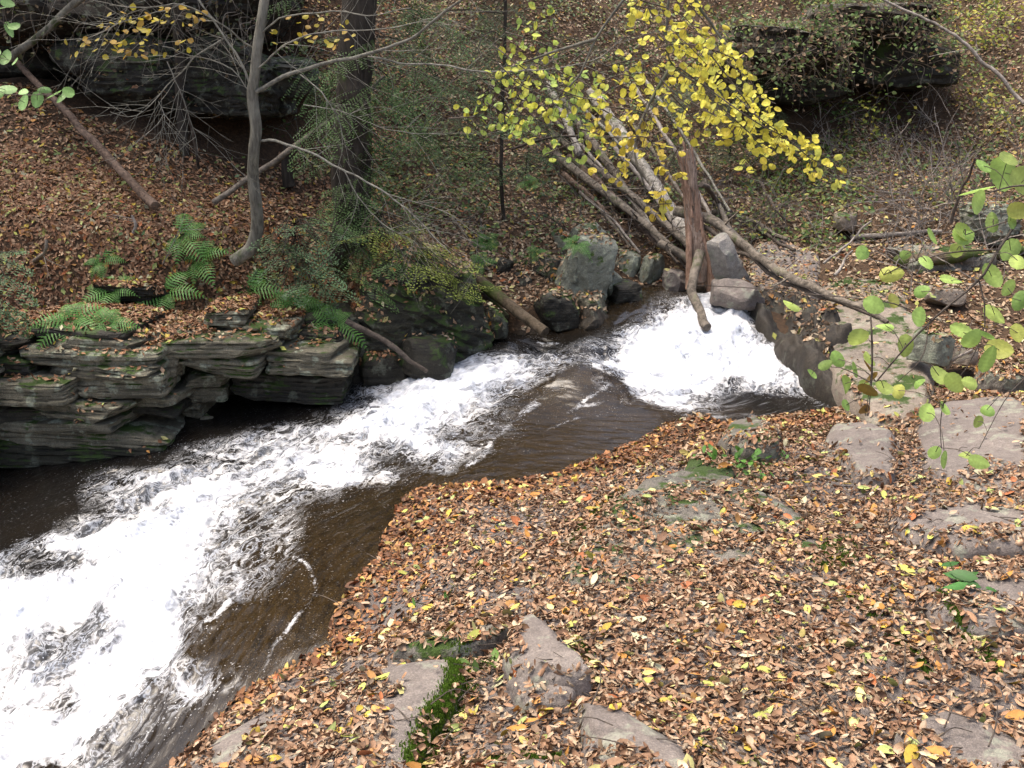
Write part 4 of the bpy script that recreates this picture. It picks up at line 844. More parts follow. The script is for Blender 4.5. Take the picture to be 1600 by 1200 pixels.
JL = [("pale thick birch log in the middle of the jam", [(925,160),(962,215,11.2),(1000,275,10.6),(1045,345,9.8),(1088,392,9.3)], .088, .07, M_birch),
 ("curved brown log under the thick birch in the jam", [(868,228),(915,290,10.4),(985,338,9.9),(1050,378,9.5),(1085,392,9.3)], .045, .04, M_log),
 ("lowest long log of the jam with a bleached edge", [(862,255),(925,325,10.0),(995,352,9.6),(1062,398,9.2)], .055, .04, M_log),
 ("mottled white branch lying in front of the birch log", [(905,215),(945,262,10.9),(985,310,10.2),(1015,352,9.8)], .042, .03, M_birch),
 ("thin dark pole right of the birch log", [(975,195),(1022,255,11.),(1070,312,10.3)], .03, .025, M_log),
 ("short white birch piece high in the jam", [(856,148),(880,200,11.4),(905,240,11.)], .05, .045, M_birch),
 ("slim grey pole along the upper edge of the jam", [(990,150),(1035,215,11.5),(1085,290,10.7),(1110,335,10.2)], .028, .022, M_bleach),
 ("thin brown pole at the lower left of the jam", [(905,300,10.2),(950,350,9.8),(985,385,9.5)], .02, .015, M_log),
 ("mossy log lying under the birch end", [(1040,345),(1075,380,9.7),(1115,412,9.4)], .08, .06, M_mlog),
 ("split pale pole crossing the jam", [(955,225,11.),(1010,300,10.3),(1068,372,9.5)], .024, .02, M_bleach),
 ("broken pole end sticking out left of the jam", [(800,250),(870,222,11.),(905,212,11.)], .018, .012, M_dwig),
 ("grey weathered log at the upper left edge of the jam", [(878,175),(925,235,11.1),(968,300,10.4),(1010,345,9.9)], .05, .04, M_log),
 ("long straight grey log just left of the thick birch", [(940,200),(985,262,10.9),(1035,330,10.1),(1078,385,9.5)], .05, .042, M_bleach),
 ("rough brown log right of the dead tree", [(1100,300),(1130,345,9.9),(1150,385,9.5)], .035, .03, M_log),
 ("thin pale stick crossing over the lower logs", [(1000,395,9.4),(960,345,9.8),(915,310,10.1)], .014, .01, M_bleach),
 ("bent grey branch over the top of the jam", [(905,180),(960,200,11.3),(1015,260,10.9),(1040,320,10.2)], .022, .016, M_twig),
 ("thin grey pole sloping behind the dead tree", [(1000,130),(1080,230,11.),(1140,330,10.2)], .022, .016, M_twig),
 ("short broken log wedged under the curved brown log", [(880,290),(930,330,10.1),(975,365,9.8)], .04, .035, M_pole),
 ("long thin pole running the whole length of the jam", [(860,195),(950,290,10.6),(1060,400,9.3)], .022, .016, M_bleach),
 ("dark weathered log resting on the lowest long log", [(890,262),(960,330,10.),(1030,385,9.5)], .04, .03, M_pole),
 ("knobbly grey log end at the foot of the dead tree", [(1030,400),(1065,412,9.15),(1100,430,9.0)], .05, .04, M_log),
 ("dark thin pole along the bottom of the jam", [(935,300),(1000,368,9.6),(1058,410,9.1)], .02, .016, M_dwig)]
for i, (lb, pts, r0, r1, m) in enumerate(JL): log("jammed_log", lb, pts, r0*.85, r1*.8, m, "log", G2, 11, .010, .30, 40+i, .12, 4, .88)
log("dead_tree", "upright rotten trunk with peeling reddish bark above the fall", [(1096,440,9.0),(1090,390,9.05),(1083,330,9.1),(1075,275,9.15),(1068,235,9.2)], .088, .062, M_red, "dead tree", None, 14, .02, .5, 60)
def shred():
    for pts, r0, r1 in (([(1112,462,8.9),(1108,420,8.95),(1098,360,9.0),(1090,310,9.1)],.035,.008),([(1078,452,8.9),(1078,410,8.95),(1075,340,9.05),(1066,290,9.12)],.04,.008),([(1083,300,9.1),(1072,240,9.15),(1062,205,9.2)],.03,.004),([(1084,300,9.1),(1082,250,9.12),(1080,212,9.15)],.028,.003)):
        A = Acc(); limb(A, pts, r0, r1, 7, None, .012, .5, 5); q = A.build("splinter", M_peel, None, True); q.parent = [o for o in scene.objects if o.name == "dead_tree"][0]; q.matrix_parent_inverse = Matrix.Translation(-q.parent.location)
    o = [o for o in scene.objects if o.name.startswith("dead_tree")][0]; r = np.random.default_rng(99); A = Acc(); P = path([(1096,440,9.0),(1090,390,9.05),(1083,330,9.1),(1075,275,9.15),(1066,225,9.2)]); S = spline(P, 60)
    for k in range(110):
        i = int(r.uniform(0, 52)); a = r.uniform(math.pi*.9, math.pi*2.1); L = int(r.uniform(4, 14)); seg = S[i:i+L]; rad = np.interp(i, [0, 59], [.088, .06])+.004
        if len(seg) < 3: continue
        off = np.array([math.cos(a), math.sin(a), 0])*rad; t = np.linspace(0, 1, len(seg))[:, None]; w = r.uniform(.006, .016); out = np.array([math.cos(a), math.sin(a), 0])*(t**2)*r.uniform(0, .04)
        c = seg+off+out; s = np.array([-math.sin(a), math.cos(a), 0])*w*(1-t*.7); V = np.stack([c-s, c+s], 1).reshape(-1, 3)
        A.add(V, np.array([[2*j, 2*j+1, 2*j+3, 2*j+2] for j in range(len(seg)-1)]))
    b = A.build("peeling_bark", M_peel, None, False); b.parent = o; b.matrix_parent_inverse = Matrix.Translation(-o.location)
M_peel = m_bark("peeling_bark", (.16, .09, .06), (.42, .28, .20), 1.3, 0)
shred()
log("forked_log", "wet log standing in the top of the fall", [(1092,395,8.9),(1082,440,8.6),(1086,475,8.3),(1106,512,7.95)], .045, .038, M_log, "log", None, 9, .03, .2, 61)
log("fallen_branch", "long curved branch spanning from the jam over the wet rock to the right bank", [(1058,332,9.3),(1120,350,9.0),(1165,388,8.6),(1220,428,8.0),(1290,458,7.4),(1345,482,7.0),(1385,508,6.8)], .05, .018, M_log, "fallen branch", None, 9, .03, .2, 62, .05, 5)
log("fallen_branch", "thinner dark branch hugging the long curved branch from below", [(1085,345,9.2),(1165,398,8.6),(1235,445,7.9),(1310,468,7.3),(1370,498,6.95)], .024, .012, M_dwig, "fallen branch", None, 7, .04, .2, 63, .05, 4)
G3 = "loose sticks and branches above the right bank"
ST = [("dark stick rising from the broken trunk to the right",[(1095,285,9.6),(1135,335),(1190,368),(1240,400)],.026,.016,M_dwig),("bent brown stick across the slope right of the broken trunk",[(1115,335),(1175,352),(1230,385)],.03,.02,M_log),
 ("curved stick leaning on the slope above the grey slab",[(1160,260),(1185,290),(1215,330,10.2),(1225,350)],.018,.01,M_dwig),("bleached stick lying flat left of the twig pile",[(1330,378),(1400,372),(1470,368)],.03,.02,M_bleach),
 ("pale forked stick pointing up beside the twig pile",[(1285,415,8.9),(1320,385,9.),(1365,345,9.2)],.012,.008,M_bleach),("short pale stick between the tan boulders",[(1300,430,8.6),(1320,405,8.8),(1335,392,8.9)],.014,.008,M_bleach),
 ("long dark stem curving over the twig pile",[(1485,350,8.9),(1498,310,8.8),(1515,270,8.7),(1525,245,8.6)],.016,.008,M_dwig),("bleached broken stick over the small dark pool",[(1480,570,6.7),(1498,555,6.6),(1520,545,6.6)],.014,.009,M_bleach),
 ("mossy log lying across the flat ground at the right",[(1400,415),(1480,408),(1600,400)],.06,.05,M_mlog),("thin bare sapling leaning over the upper right hollow",[(1600,160,10.),(1540,95,10.2),(1470,40,10.4),(1380,-5,10.6)],.02,.012,M_bleach)]
for i, (lb, pts, r0, r1, m) in enumerate(ST): log("loose_stick", lb, pts, r0, r1, m, "stick", G3, 7, .04, .2, 80+i, .04, 3)
# ------------------------------------------------------------------ bare brush, dry stems, green cover (uncountable)
def tangle(name, label, zones, seed, mat, k=3):
    r = np.random.default_rng(seed); A = Acc()
    for (u0, u1, v0, v1, n, L0, L1, rad, up, dp) in zones:
        for _ in range(n):
            g = on_ground(r.uniform(u0, u1), r.uniform(v0, v1), 5.5); d = np.array([r.normal(), r.normal()*.5-.2, up+abs(r.normal())*.4])
            grow(A, g-np.array([0, 0, .02]), d, r.uniform(L0, L1), rad*r.uniform(.6, 1.3), dp, r, .35, -.25, 3, k)
    tag(A.build(name, mat, None, False), label, kind="stuff")
tangle("brush", "tangle of bare grey twigs and vines on the right slope", [(1380,1600,290,400,46,.4,1.1,.008,.3,1),(1330,1500,270,350,24,.3,.9,.006,.4,1),(1100,1400,300,400,34,.2,.6,.005,.3,1),(1250,1600,180,320,110,.2,.7,.004,.7,1),(1080,1600,120,420,210,.2,.7,.004,.3,1),(1420,1600,400,470,20,.3,.8,.007,.2,1)], 71, M_bleach)
tangle("brush", "thin bare twigs and shoots on the upper slopes", [(600,1080,30,330,150,.3,.9,.0035,.6,1),(1080,1600,-10,150,60,.3,1.,.005,.6,1),(240,560,230,420,14,.2,.6,.004,.9,1),(700,960,330,440,22,.2,.5,.004,.5,1),(0,400,60,200,12,.3,.8,.004,.9,1)], 72, M_twig)
tangle("brush", "dead sticks and debris caught between the jammed logs", [(850,1110,190,400,170,.25,.8,.007,.15,1),(1090,1260,300,420,50,.2,.6,.006,.1,1)], 74, M_debris)
tangle("vines", "dark hanging roots and stems on the upper right slope", [(1150,1500,-20,110,50,.3,.8,.005,-.2,1),(1100,1350,260,360,24,.2,.5,.005,.2,1),(640,1000,330,440,20,.2,.5,.005,.1,1)], 73, M_dwig)
def cover(label, zones, seed, cols, s0, s1, lifts=(.02, .14)):
    r = np.random.default_rng(seed); P = []
    for (u0, u1, v0, v1, n, cl) in zones:
        for _ in range(n):
            x, y = r.uniform(u0, u1), r.uniform(v0, v1); g = on_ground(x, y, 4.5)
            h, nn, i, d = BVH.ray_cast((g[0], g[1], 12.), (0, 0, -1)); z = h.z if h is not None and h.z-g[2] < 1.2 else g[2]
            for _ in range(cl): P.append((g[0]+r.normal()*.09, g[1]+r.normal()*.09, z+r.uniform(*lifts)+.0))
    P = np.array(P); N = len(P); c = np.array(cols)[r.integers(0, len(cols), N)]*(1+.18*r.normal(size=(N, 1)))
    V, F, C = leafset(P, np.tile([0, -.35, .9], (N, 1)), r.uniform(s0, s1, N), r.uniform(.1, .5, N), np.clip(c, .01, .9), seed, (2, 3), 0., .45, aspect=.62)
    tag(mk("ground_cover", V, F, M_green, None, C, True), label, kind="stuff")
cover("green leafy plants growing on the right slope", [(1150,1600,100,330,400,8),(1080,1350,170,400,190,9),(1100,1600,-20,100,190,8),(1060,1250,60,160,60,9)], 91, [(.10,.17,.035),(.07,.13,.03),(.16,.20,.05),(.24,.24,.05),(.09,.15,.05)], .035, .065)
cover("dim green plants scattered over the middle slope", [(600,1080,0,330,620,9),(560,760,230,350,160,8),(640,960,330,420,60,7),(420,560,60,230,60,7),(100,420,240,420,24,5)], 92, [(.09,.15,.04),(.13,.19,.05),(.20,.23,.07),(.08,.14,.06)], .03, .06)
cover("small green and yellow leaves of low shrubs at the upper right", [(1480,1600,10,110,50,10),(1300,1600,120,260,40,8)], 93, [(.34,.36,.05),(.22,.28,.05),(.40,.36,.05)], .04, .07, (.1, .5))
# ------------------------------------------------------------------ ferns and small plants
def fern(u, v, size, nf, label, seed, y=None, col=(.10, .24, .05)):
    g = on_surf(u, v+size*.25) if y is None else PY(u, v, y); r = np.random.default_rng(seed); S = size*g[1]/FPX*.98; g[2] += .02
    e = empty("fern", g, label, "fern", "ferns on the far bank")
    nf += 1
    for f in range(nf):
        A = Acc(); az = 2*math.pi*(f+r.uniform(-.3, .3))/nf; L = S*r.uniform(.38, .8); UP = np.array([r.normal()*.15, -.62, .78]); UP /= np.linalg.norm(UP); d = math.cos(az)*np.array([1, 0, 0.])+math.sin(az)*np.array([0, .78, .62]); d -= UP*(d@UP); d /= np.linalg.norm(d)
        n = 15; t = np.linspace(0, 1, n); H = L*(.75*t-.75*t*t*1.1); P = g+d*(L*t)[:, None]+UP*H[:, None]+np.array([0, 0, -.12*L])*(t**2)[:, None]
        tube(A, P, np.linspace(.003, .001, n), 3, col=np.array(col)*.6, cap=False)
        side = np.cross(d, UP)
        for i in range(2, n):
            w = L*.27*math.sin(math.pi*min(1, (.08+t[i])*1.0)**.75)*1.0+.006
            T = P[i]-P[i-1]; T /= np.linalg.norm(T)
            for s in (-1, 1):
                q = side*s+T*.35+np.array([0, 0, -.12]); q /= np.linalg.norm(q); m = 5; base = P[i]
                pw = L*.030; c = np.clip(np.array(col)*(1+.14*r.normal()+.15*t[i]), .01, 1)
                ts = np.linspace(0, 1, m+1); V = []
                for k in range(m+1):
                    c0 = base+q*w*ts[k]+np.array([0, 0, -.12*w*ts[k]**2]); ww = pw*(1-ts[k])**.6*(1 if k % 2 == 0 else .45)+.0008
                    V += [c0-T*ww, c0+T*ww]
                F = [[2*k, 2*k+1, 2*k+3, 2*k+2] for k in range(m)]; A.add(V, F, c)
        A.build("frond", M_green, e, False)
FE = [(160,395,70,5,"small fern highest on the leaf slope left of the slender tree"),(285,352,95,7,"fern just left of the slender tree foot, higher of two"),(312,388,90,7,"bright fern at the left foot of the slender tree"),
 (175,438,85,6,"fern in the leaves above the left ledge"),(258,440,95,7,"drooping fern above the middle of the ledge"),(388,432,110,8,"wide bright fern right below the slender tree foot"),(112,482,100,8,"leftmost fern hanging over the ledge"),
 (170,492,85,7,"fern on the ledge edge beside the leftmost one"),(462,462,90,7,"fern right of the wide bright one"),(522,486,100,8,"pale fern at the right end of the ledge"),(482,470,70,6,"small fern between the wide one and the pale one"),
 (828,280,55,6,"small fern high above the boulder pile"),(758,368,55,6,"fern on the slope above the leaning log"),(900,370,60,6,"fern on top of the boulder pile"),(840,392,45,5,"tiny fern among leaves left of the boulder pile"),(745,405,50,5,"dark fern beside the leaning log")]
for i, (u, v, s, n, lb) in enumerate(FE): fern(u, v, s, n, lb, 300+i)
def herb(u, v, h, n, size, label, seed, col=(.10, .24, .04), spread=.10, name="green_plant"):
    g = on_surf(u, v)
    r = np.random.default_rng(seed); e = empty(name, g, label, "plant"); A = Acc(); pos = []
    for i in range(n):
        p = g+np.array([r.normal()*spread, r.normal()*spread*.6, h*r.uniform(.4, 1)]); tube(A, spline([g+np.array([r.normal()*.01, 0, 0]), (g+p)/2+r.normal(size=3)*.01, p], 6), .0022, 3, col=(.08, .12, .03), cap=False); pos.append(p)
    A.build("stems", M_green, e, False); pos = np.array(pos); N = len(pos); c = np.clip(np.array(col)*(1+.15*r.normal(size=(N, 1))), .02, .9)
    V, F, C = leafset(pos, np.tile([0, -.3, .9], (N, 1)), r.uniform(.7, 1.1, N)*size, r.uniform(.1, .5, N), c, seed, (2, 4), 0., .4, aspect=.45)
    mk("leaves", V, F, M_green, e, C, True)
herb(1148, 735, .11, 26, .075, "bright green weed clump with narrow leaves in the middle of the bank", 401)
herb(1195, 728, .05, 12, .05, "low round leaved green plant beside the dark stone", 402)
herb(1190, 752, .04, 14, .04, "small green sprigs along the rim of the broad leaf covered slab", 403)
herb(1500, 920, .07, 7, .10, "dark green plant with broad leaves at the right side of the bank", 404, (.06, .17, .04), .07)
herb(700, 950, .04, 6, .06, "little green sprig left of the triangular grey stone", 405)
herb(738, 1050, .04, 5, .075, "green leaves in the gap right of the long mossy rock", 406, (.12, .22, .04), .05)
# moss strip on the long rock
def moss_strip(pts, label, seed, wd=.03, dz=(-.16, .0), n=5000):
    r = np.random.default_rng(seed); P = np.array([on_surf(*p) for p in pts]); S = spline(P, 60); i = r.integers(0, 59, n); b = S[i]+(S[np.minimum(i+1, 59)]-S[i])*r.random((n, 1))
    b = b+r.normal(size=(n, 3))*[wd*.5, wd*.5, 0]; out = []
    for x, y, z in b.tolist():
        h, nn, _, _ = BVH.ray_cast((x, y, 5.), (0, 0, -1))
        out.append((x, y, h.z if h is not None else z))
    b = np.array(out); nn = r.normal(size=(n, 3)); a = r.normal(size=(n, 3))*[1, 1, .3]; a /= np.linalg.norm(a, axis=1)[:, None]; s = r.uniform(.004, .009, (n, 1)); up = np.array([0, 0, 1.])*s*1.6+r.normal(size=(n, 3))*.003
    V = np.stack([b-a*s*.5, b+a*s*.5, b+a*s*.2+up, b-a*s*.2+up], 1).reshape(-1, 3); c = np.clip(np.array((.11, .19, .025))*(1+.35*r.normal(size=(n, 1))), .005, 1)
    tag(mk("moss", V, np.arange(4*n).reshape(-1, 4), M_green, None, np.repeat(c, 4, 0), False), label, kind="stuff")
moss_strip([(722,1022),(722,1055),(712,1092),(688,1118),(672,1155),(654,1198)], "bright moss strip down the side of the long grey rock", 501, .045, n=14000)
moss_strip([(880,985),(905,1010),(928,1045)], "thin moss line at the triangular stone", 502, .018, n=1500)
moss_strip([(1316,845),(1310,868),(1292,884)], "moss on the right corner of the broad slab", 503, .06, n=5000)
moss_strip([(890,850),(925,805),(965,770)], "moss line down the left rim of the broad slab", 508, .03, n=3000)
moss_strip([(1330,925),(1350,945),(1365,960)], "moss in the crack below the broad slab", 504, .03, n=1200)
moss_strip([(1470,925),(1500,970),(1530,1010),(1560,1050)], "moss along the crack at the right", 505, .02, n=1800)
moss_strip([(1385,995),(1430,1020),(1450,1060)], "moss along the crack in the lower right", 506, .015, n=1200)
moss_strip([(730,1195),(800,1188),(870,1184)], "moss on the stone at the bottom edge", 507, .03, n=2000)
# ------------------------------------------------------------------ branches with leaves in the foreground
def leafy(name, label, cat, sprays, y0, y1, size, cols, seed, step=.05, aspect=.78, wood=M_twig, r0=.006, hang=.4, curl=(.1, .45), fill=1., face=(0, -.6, .7)):
    r = np.random.default_rng(seed); W = Acc(); pos = []; cc = []; root = None
    for si, sp_ in enumerate(sprays):
        pts, ci = sp_[:-1], sp_[-1]; ya = r.uniform(y0, y1); P = path([(u, v, ya+.1*r.normal()) for u, v in pts]); L = np.linalg.norm(np.diff(P, axis=0), axis=1).sum(); n = max(4, int(L/.04)); S = spline(P, n)
        tube(W, S, np.linspace(r0*.6, r0*.3, n), 4, cap=False)
        if root is None: root = P[0]
        m = int(L/step*fill)
        for k in range(m):
            i = int(r.uniform(.08, 1)*(n-1)); s = 1 if k % 2 else -1
            T = S[min(i+1, n-1)]-S[max(i-1, 0)]; T /= np.linalg.norm(T)+1e-9
            q = np.cross(T, [0, 1, 0])*s*r.uniform(.3, 1.2)+np.array([0, r.normal()*.6, -hang*r.random()])
            p = S[i]+q*size*r.uniform(.4, 1.7); pos.append(p); cc.append(cols[ci][r.integers(0, len(cols[ci]))])
            tube(W, np.array([S[i], (S[i]+p)/2+[0, 0, .01], p]), .0012, 3, cap=False)
    return pos, cc, W, root, r
YEL = [(.70,.65,.09),(.76,.72,.13),(.68,.61,.08),(.74,.68,.10),(.62,.63,.13),(.64,.54,.08)]
YGR = [(.44,.50,.09),(.36,.46,.10),(.52,.54,.09),(.30,.42,.10),(.58,.56,.08)]
OLD = [(.60,.50,.07),(.66,.55,.08),(.56,.43,.07),(.60,.57,.11)]
SPR = [((985,8),(1040,15),(1095,0),0),((975,28),(1040,40),(1110,58),0),((1005,82),(1060,68),(1120,80),(1178,108),0),((1020,55),(1090,95),(1150,135),(1212,162),0),((950,102),(1015,92),(1060,130),(1100,150),(1150,172),0),
 ((1060,105),(1120,148),(1180,190),(1230,217),(1268,248),(1328,278),0),((1050,150),(1088,190),(1108,218),0),((1100,130),(1145,195),(1200,250),(1218,265),0),((930,130),(980,117),(1012,150),0),((1000,150),(1050,185),(1085,200),0),
 ((1130,170),(1180,215),(1225,245),0),((1060,-10),(1105,40),(1130,85),(1170,105),0),((1090,60),(1140,100),(1175,130),(1205,185),0),((1080,160),(1130,190),(1160,230),(1190,262),0),((1020,110),(1070,160),(1120,180),0),((1000,0),(1060,20),(1090,50),0),
 ((1030,30),(1080,75),(1120,120),0),((1110,85),(1160,150),(1195,200),(1240,235),0),((1040,100),(1090,130),(1140,155),(1180,175),0),((1150,150),(1200,195),(1250,225),(1275,250),0),
 ((920,165),(980,170),(1035,182),2),((900,200),(960,215),(1010,215),(1030,252),2),((1045,255),(1035,300),(1020,350),2),((925,290),(958,265),(985,262),2),((940,170),(985,195),(1015,190),2),((1060,230),(1045,265),(1060,285),2),
 ((1010,320),(1050,318),2),((980,190),(1010,235),2),
 ((700,185),(750,183),(800,190),(842,215),1),((758,130),(800,150),(842,190),1),((770,70),(820,108),(870,140),(912,172),1),((790,50),(830,62),(880,80),1),((820,15),(872,8),1),((800,82),(862,108),(922,130),1),
 ((820,170),(880,190),(932,200),1),((850,242),(900,222),(952,215),1),((775,95),(810,130),(850,150),1),((850,130),(900,150),(950,160),1),((760,160),(790,180),(820,200),1),((860,160),(905,180),1),((880,110),(930,140),(960,165),1)]
pos, cc, W, root, r = leafy("yellow_branch", "", "", SPR, 4.9, 5.8, .060, [YEL, YGR, OLD], 601, step=.019, fill=1.0)
Bq = Acc()
for pts in ([(1250,-420,5.6),(1130,-200,5.5),(1060,-60,5.4),(1040,30,5.4),(1050,100,5.4),(1120,150,5.4)],[(1060,-60,5.4),(980,-10,5.4),(930,60,5.4),(900,120,5.4),(860,160,5.4)],[(1060,-60,5.4),(1100,20,5.4),(1150,90,5.4),(1180,160,5.4)],
            [(930,60,5.4),(860,80,5.4),(790,110,5.4)],[(1050,100,5.4),(1010,170,5.4),(990,230,5.4),(1010,300,5.4)],[(1250,-420,5.6),(1500,-900,6.0),(1900,-1500,7.)]):
    limb(Bq, pts, .011, .004, 6, None, .02)
e = empty("leafy_branch", PY(1250, -420, 5.6), "overhanging branch of bright yellow and lime leaves at the top of the photo", "branch")
Bq.build("branch_wood", M_slim, e, True); W.build("twigs", M_dwig, e, False)
N = len(pos); c = np.clip(np.array(cc)*(1+.08*r.normal(size=(N, 1))), .02, .95)
V, F, C = leafset(np.array(pos), np.tile([.1, -.75, .6], (N, 1)), r.uniform(.032, .051, N), r.uniform(.05, .6, N), c, 602, (4, 6), 0., .55, aspect=.76, vein=.12)
M_bright = m_attr("bright_leaf", .55, .45, .25); mk("leaves", V, F, M_bright, e, C, True)
# the near green branch at the right: every leaf placed
def placed(name, label, leaves, y, stems, seed, cols, sc=1., shape=.78, mat=None, r0=.0045, loc=None):
    r = np.random.default_rng(seed); A = Acc()
    S = [limb(A, st, r0*w, r0*w*.5, 6, None, .008) for st, w in stems]; allS = np.concatenate(S)
    pos = []; sz = []
    for (u, v, s) in leaves:
        yy = y+r.normal()*.12; p = PY(u, v, yy); pos.append(p); sz.append(s*yy/FPX*sc); j = np.argmin(((allS-p)**2).sum(1)); q = allS[j]
        if ((p-q)**2).sum() < .09: tube(A, spline([q, (p+q)/2+np.array([0, 0, .015]), p], 6), .0013, 3, cap=False)
    e = empty(name, loc if loc is not None else S[0][0], label, "branch"); A.build("twigs", mat or M_dwig, e, True); N = len(pos); c = np.clip(np.array(cols)[r.integers(0, len(cols), N)]*(1+.1*r.normal(size=(N, 1))), .02, .95)
    V, F, C = leafset(np.array(pos), np.tile([.05, -.8, .5], (N, 1)), np.array(sz), r.uniform(.1, .45, N), c, seed, (4, 14), 0., .45, aspect=shape, serr=.07, vein=.16); mk("leaves", V, F, M_near, e, C, True)
M_near = m_attr("near_green_leaf", .5, .4, .35, .6)
GRN = [(.32,.48,.12),(.38,.54,.14),(.27,.44,.11),(.42,.54,.14),(.48,.52,.12)]
RL = [(1238,475,34),(1365,477,38),(1383,508,32),(1341,530,42),(1310,561,34),(1320,600,44),(1334,578,34),(1322,633,22),(1381,606,34),(1404,610,36),(1435,598,30),(1416,540,42),(1435,495,38),(1393,428,42),(1448,409,36),(1507,365,46),(1551,347,36),
 (1486,438,40),(1549,431,48),(1554,491,44),(1505,519,48),(1519,530,42),(1477,522,38),(1544,561,52),(1561,547,48),(1467,587,40),(1491,598,44),(1516,598,32),(1448,645,44),(1474,638,42),(1542,640,32),(1528,659,24),(1462,706,32),(1476,718,36),(1509,713,26),
 (1530,722,40),(1540,526,30),(1415,398,28),(1456,370,34),(1348,395,30),(1495,391,28),(1579,390,44),(1590,407,44),(1526,296,60),(1526,317,48),(1570,270,62),(1596,285,56),(1505,364,44),(1537,259,30),(1575,250,44),(1579,345,30),(1590,330,40),(1360,560,30),(1440,455,30),
 (1575,450,34),(1590,520,34),(1290,570,28),(1350,600,26),(1268,585,22),(1395,470,28),(1595,470,38)]
placed("leafy_branch", "near branch of large serrated green leaves crossing the right side of the photo", RL, 3.05, [([(1700,240,3.2),(1600,335,3.1),(1560,390,3.05),(1530,440,3.05),(1490,470,3.05),(1450,505,3.05),(1405,555,3.05),(1370,598,3.05)],1.1),
 ([(1455,500,3.05),(1400,475,3.05),(1320,465,3.05),(1200,455,3.05),(1090,444,3.05)],.5),([(1560,390,3.05),(1480,395,3.05),(1420,410,3.0),(1380,430,3.)],.6),([(1640,290,3.1),(1580,290,3.05),(1530,305,3.)],.8),
 ([(1530,440,3.05),(1540,500,3.),(1520,560,3.),(1490,600,3.),(1470,640,3.),(1470,700,3.)],.6),([(1360,495,3.05),(1364,540,3.),(1362,600,3.),(1355,650,3.)],.7),([(1600,335,3.1),(1560,350,3.05),(1510,365,3.)],.6),
 ([(1640,560,3.1),(1590,600,3.05),(1560,640,3.),(1528,700,3.)],.5),([(1450,505,3.05),(1440,560,3.),(1400,600,3.)],.5),([(1362,600,3.),(1310,575,3.),(1270,580,3.)],.5)], 701, GRN, .94, .72)
placed("leafy_branch", "two small sprays of fresh green leaves poking in at the upper left edge", [(12,5,24),(2,12,20),(14,47,26),(22,42,20),(10,91,28),(25,97,20),(8,140,34),(38,160,28),(58,156,26),(84,147,26),(107,144,24),(36,143,24),(70,140,22),(96,152,22),(-10,150,30),(-15,80,30)], 4.4,
 [([(-90,170,4.4),(-20,150,4.4),(40,148,4.4),(115,148,4.4)],.5),([(-90,60,4.4),(-30,85,4.4),(30,98,4.4)],.5),([(-80,10,4.4),(-20,25,4.4),(25,45,4.4)],.4),([(-400,-300,4.6),(-200,0,4.5),(-90,60,4.4),(-90,170,4.4)],.9)], 702, [(.24,.42,.14),(.30,.48,.18),(.22,.38,.12)], 1., .62)
placed("withered_sprig", "drooping withered brown sprig hanging in the near green branch", [(1360,575,34),(1356,610,36),(1350,640,30),(1362,590,26)], 3.0, [([(1362,520,3.),(1362,580,3.),(1352,650,3.)],.4)], 703, [(.16,.09,.02),(.22,.15,.03)], 1., .45)

# ------------------------------------------------------------------ unseen woods beyond the frame, added so the water reflects dark trees
def woods():
    r = np.random.default_rng(900); A = Acc()
    for _ in range(34):
        x = r.uniform(-18, 20); y = r.uniform(19, 27); g = gh(x, y); unseen_canopy(A, x, y, g+.5, g+r.uniform(6, 10), r.uniform(2, 3.2), 900, r, [(.04,.075,.02),(.10,.11,.03),(.14,.10,.03)][r.integers(0, 3)])
        tube(A, spline([(x, y, g-.3), (x+.1, y, g+3), (x, y, g+7)], 8), np.linspace(.16, .08, 8), 8, col=(.04, .035, .03))
    tag(A.build("woods", M_needle, None, False), "unseen autumn woods added above the slopes to darken reflections in the water", kind="stuff")
woods()

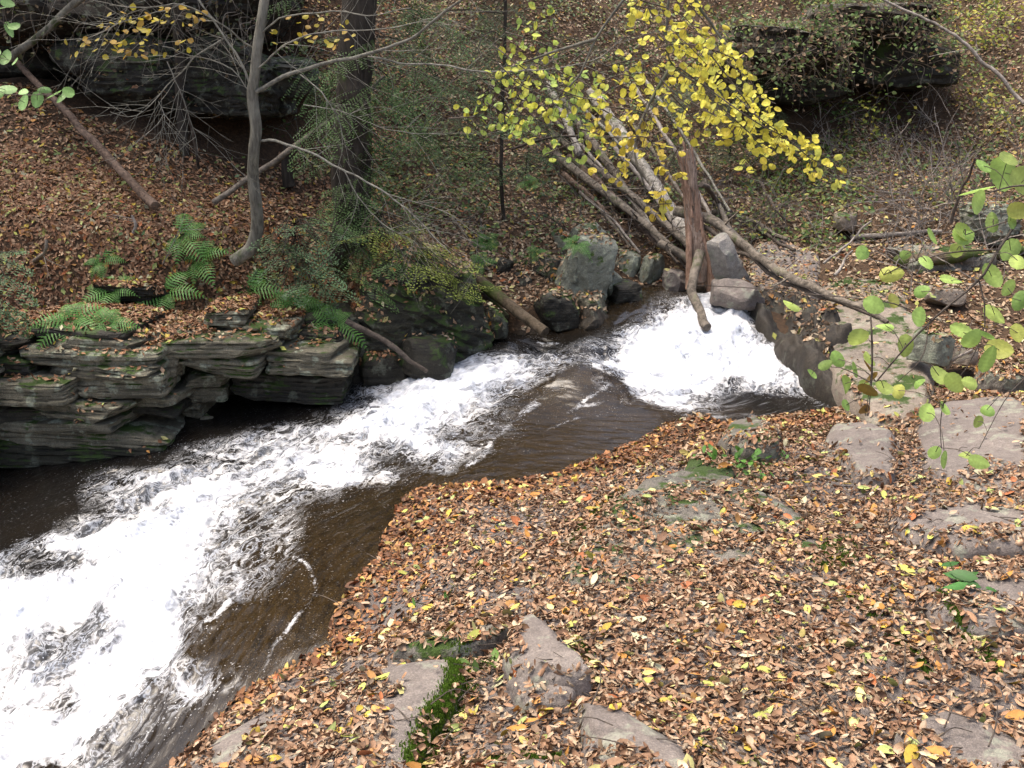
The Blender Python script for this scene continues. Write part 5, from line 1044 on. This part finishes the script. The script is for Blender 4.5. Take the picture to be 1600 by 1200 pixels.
def drape(label, zones, seed, cols, s0, s1, mat):
    """shrubs and runners rooted on the overhang lips and hanging down in front of them"""
    r = np.random.default_rng(seed); P = []; W = Acc()
    for (u0, u1, v0, v1, y0, y1, n, cl, dr) in zones:
        for _ in range(n):
            p = PY(r.uniform(u0, u1), r.uniform(v0, v1), r.uniform(y0, y1)); L = dr*r.uniform(.5, 1.2); q = p+np.array([r.normal()*.18, -.12+r.normal()*.1, -L]); m = p+(q-p)*.5+r.normal(size=3)*.06+[0, -.08, .05]
            S = spline([p+[0, .4, .05], p, m, q], 12); tube(W, S, np.linspace(.006, .002, 12), 3, cap=False)
            for _ in range(cl):
                i = r.integers(3, 12); P.append(S[i]+r.normal(size=3)*.07)
    P = np.array(P); N = len(P); c = np.array(cols)[r.integers(0, len(cols), N)]*(1+.18*r.normal(size=(N, 1)))
    V, F, C = leafset(P, np.tile([0, -.5, .8], (N, 1)), r.uniform(s0, s1, N), r.uniform(.1, .5, N), np.clip(c, .01, .9), seed, (2, 3), 0., .5, aspect=.6)
    A = Acc(); A.V = [V]; A.F4 = [F]; A.C = [C]; A.n = len(V); wv = np.concatenate(W.V); A.V.append(wv); A.F4.append(np.concatenate(W.F4)+A.n); A.C.append(np.tile([.16, .13, .10], (len(wv), 1)))
    tag(A.build("hanging_growth", M_green, None, False), label, kind="stuff")
GC = [(.12,.19,.05),(.09,.16,.04),(.16,.21,.06),(.20,.13,.07),(.24,.16,.09)]
drape("leafy growth hanging over the rock lips at the upper right", [(1120,1345,10,75,11.5,12.2,62,9,.30),(1280,1510,-20,35,12.0,12.8,62,9,.28),(1150,1340,60,110,11.4,12.0,36,6,.35),(1300,1500,30,75,12.0,12.6,46,6,.3),(1300,1520,75,120,11.9,12.4,30,6,.28),(1160,1330,85,125,11.3,11.9,26,6,.3)], 951, GC, .035, .07, None)
drape("dim twigs and growth hanging over the rock lips at the upper left", [(0,420,-20,60,9.2,10.,70,5,.4)], 952, [(.05,.07,.02),(.10,.09,.03),(.12,.08,.04)], .03, .06, None)
def litter_sticks():
    r = np.random.default_rng(77); A = Acc()
    for _ in range(170):
        p = on_surf(r.uniform(520, 1600), r.uniform(700, 1200)); a = r.uniform(0, math.pi); L = r.uniform(.05, .22); d = np.array([math.cos(a), math.sin(a), r.normal()*.12])*L
        tube(A, spline([p+[0, 0, .02], p+d*.5+r.normal(size=3)*.008+[0, 0, .03], p+d+[0, 0, .02]], 7), np.linspace(.0028, .0015, 7), 4, col=None, cap=False)
    tag(A.build("litter_twigs", M_dwig, None, False), "thin broken twigs lying among the leaves of the near bank", kind="stuff")
litter_sticks()
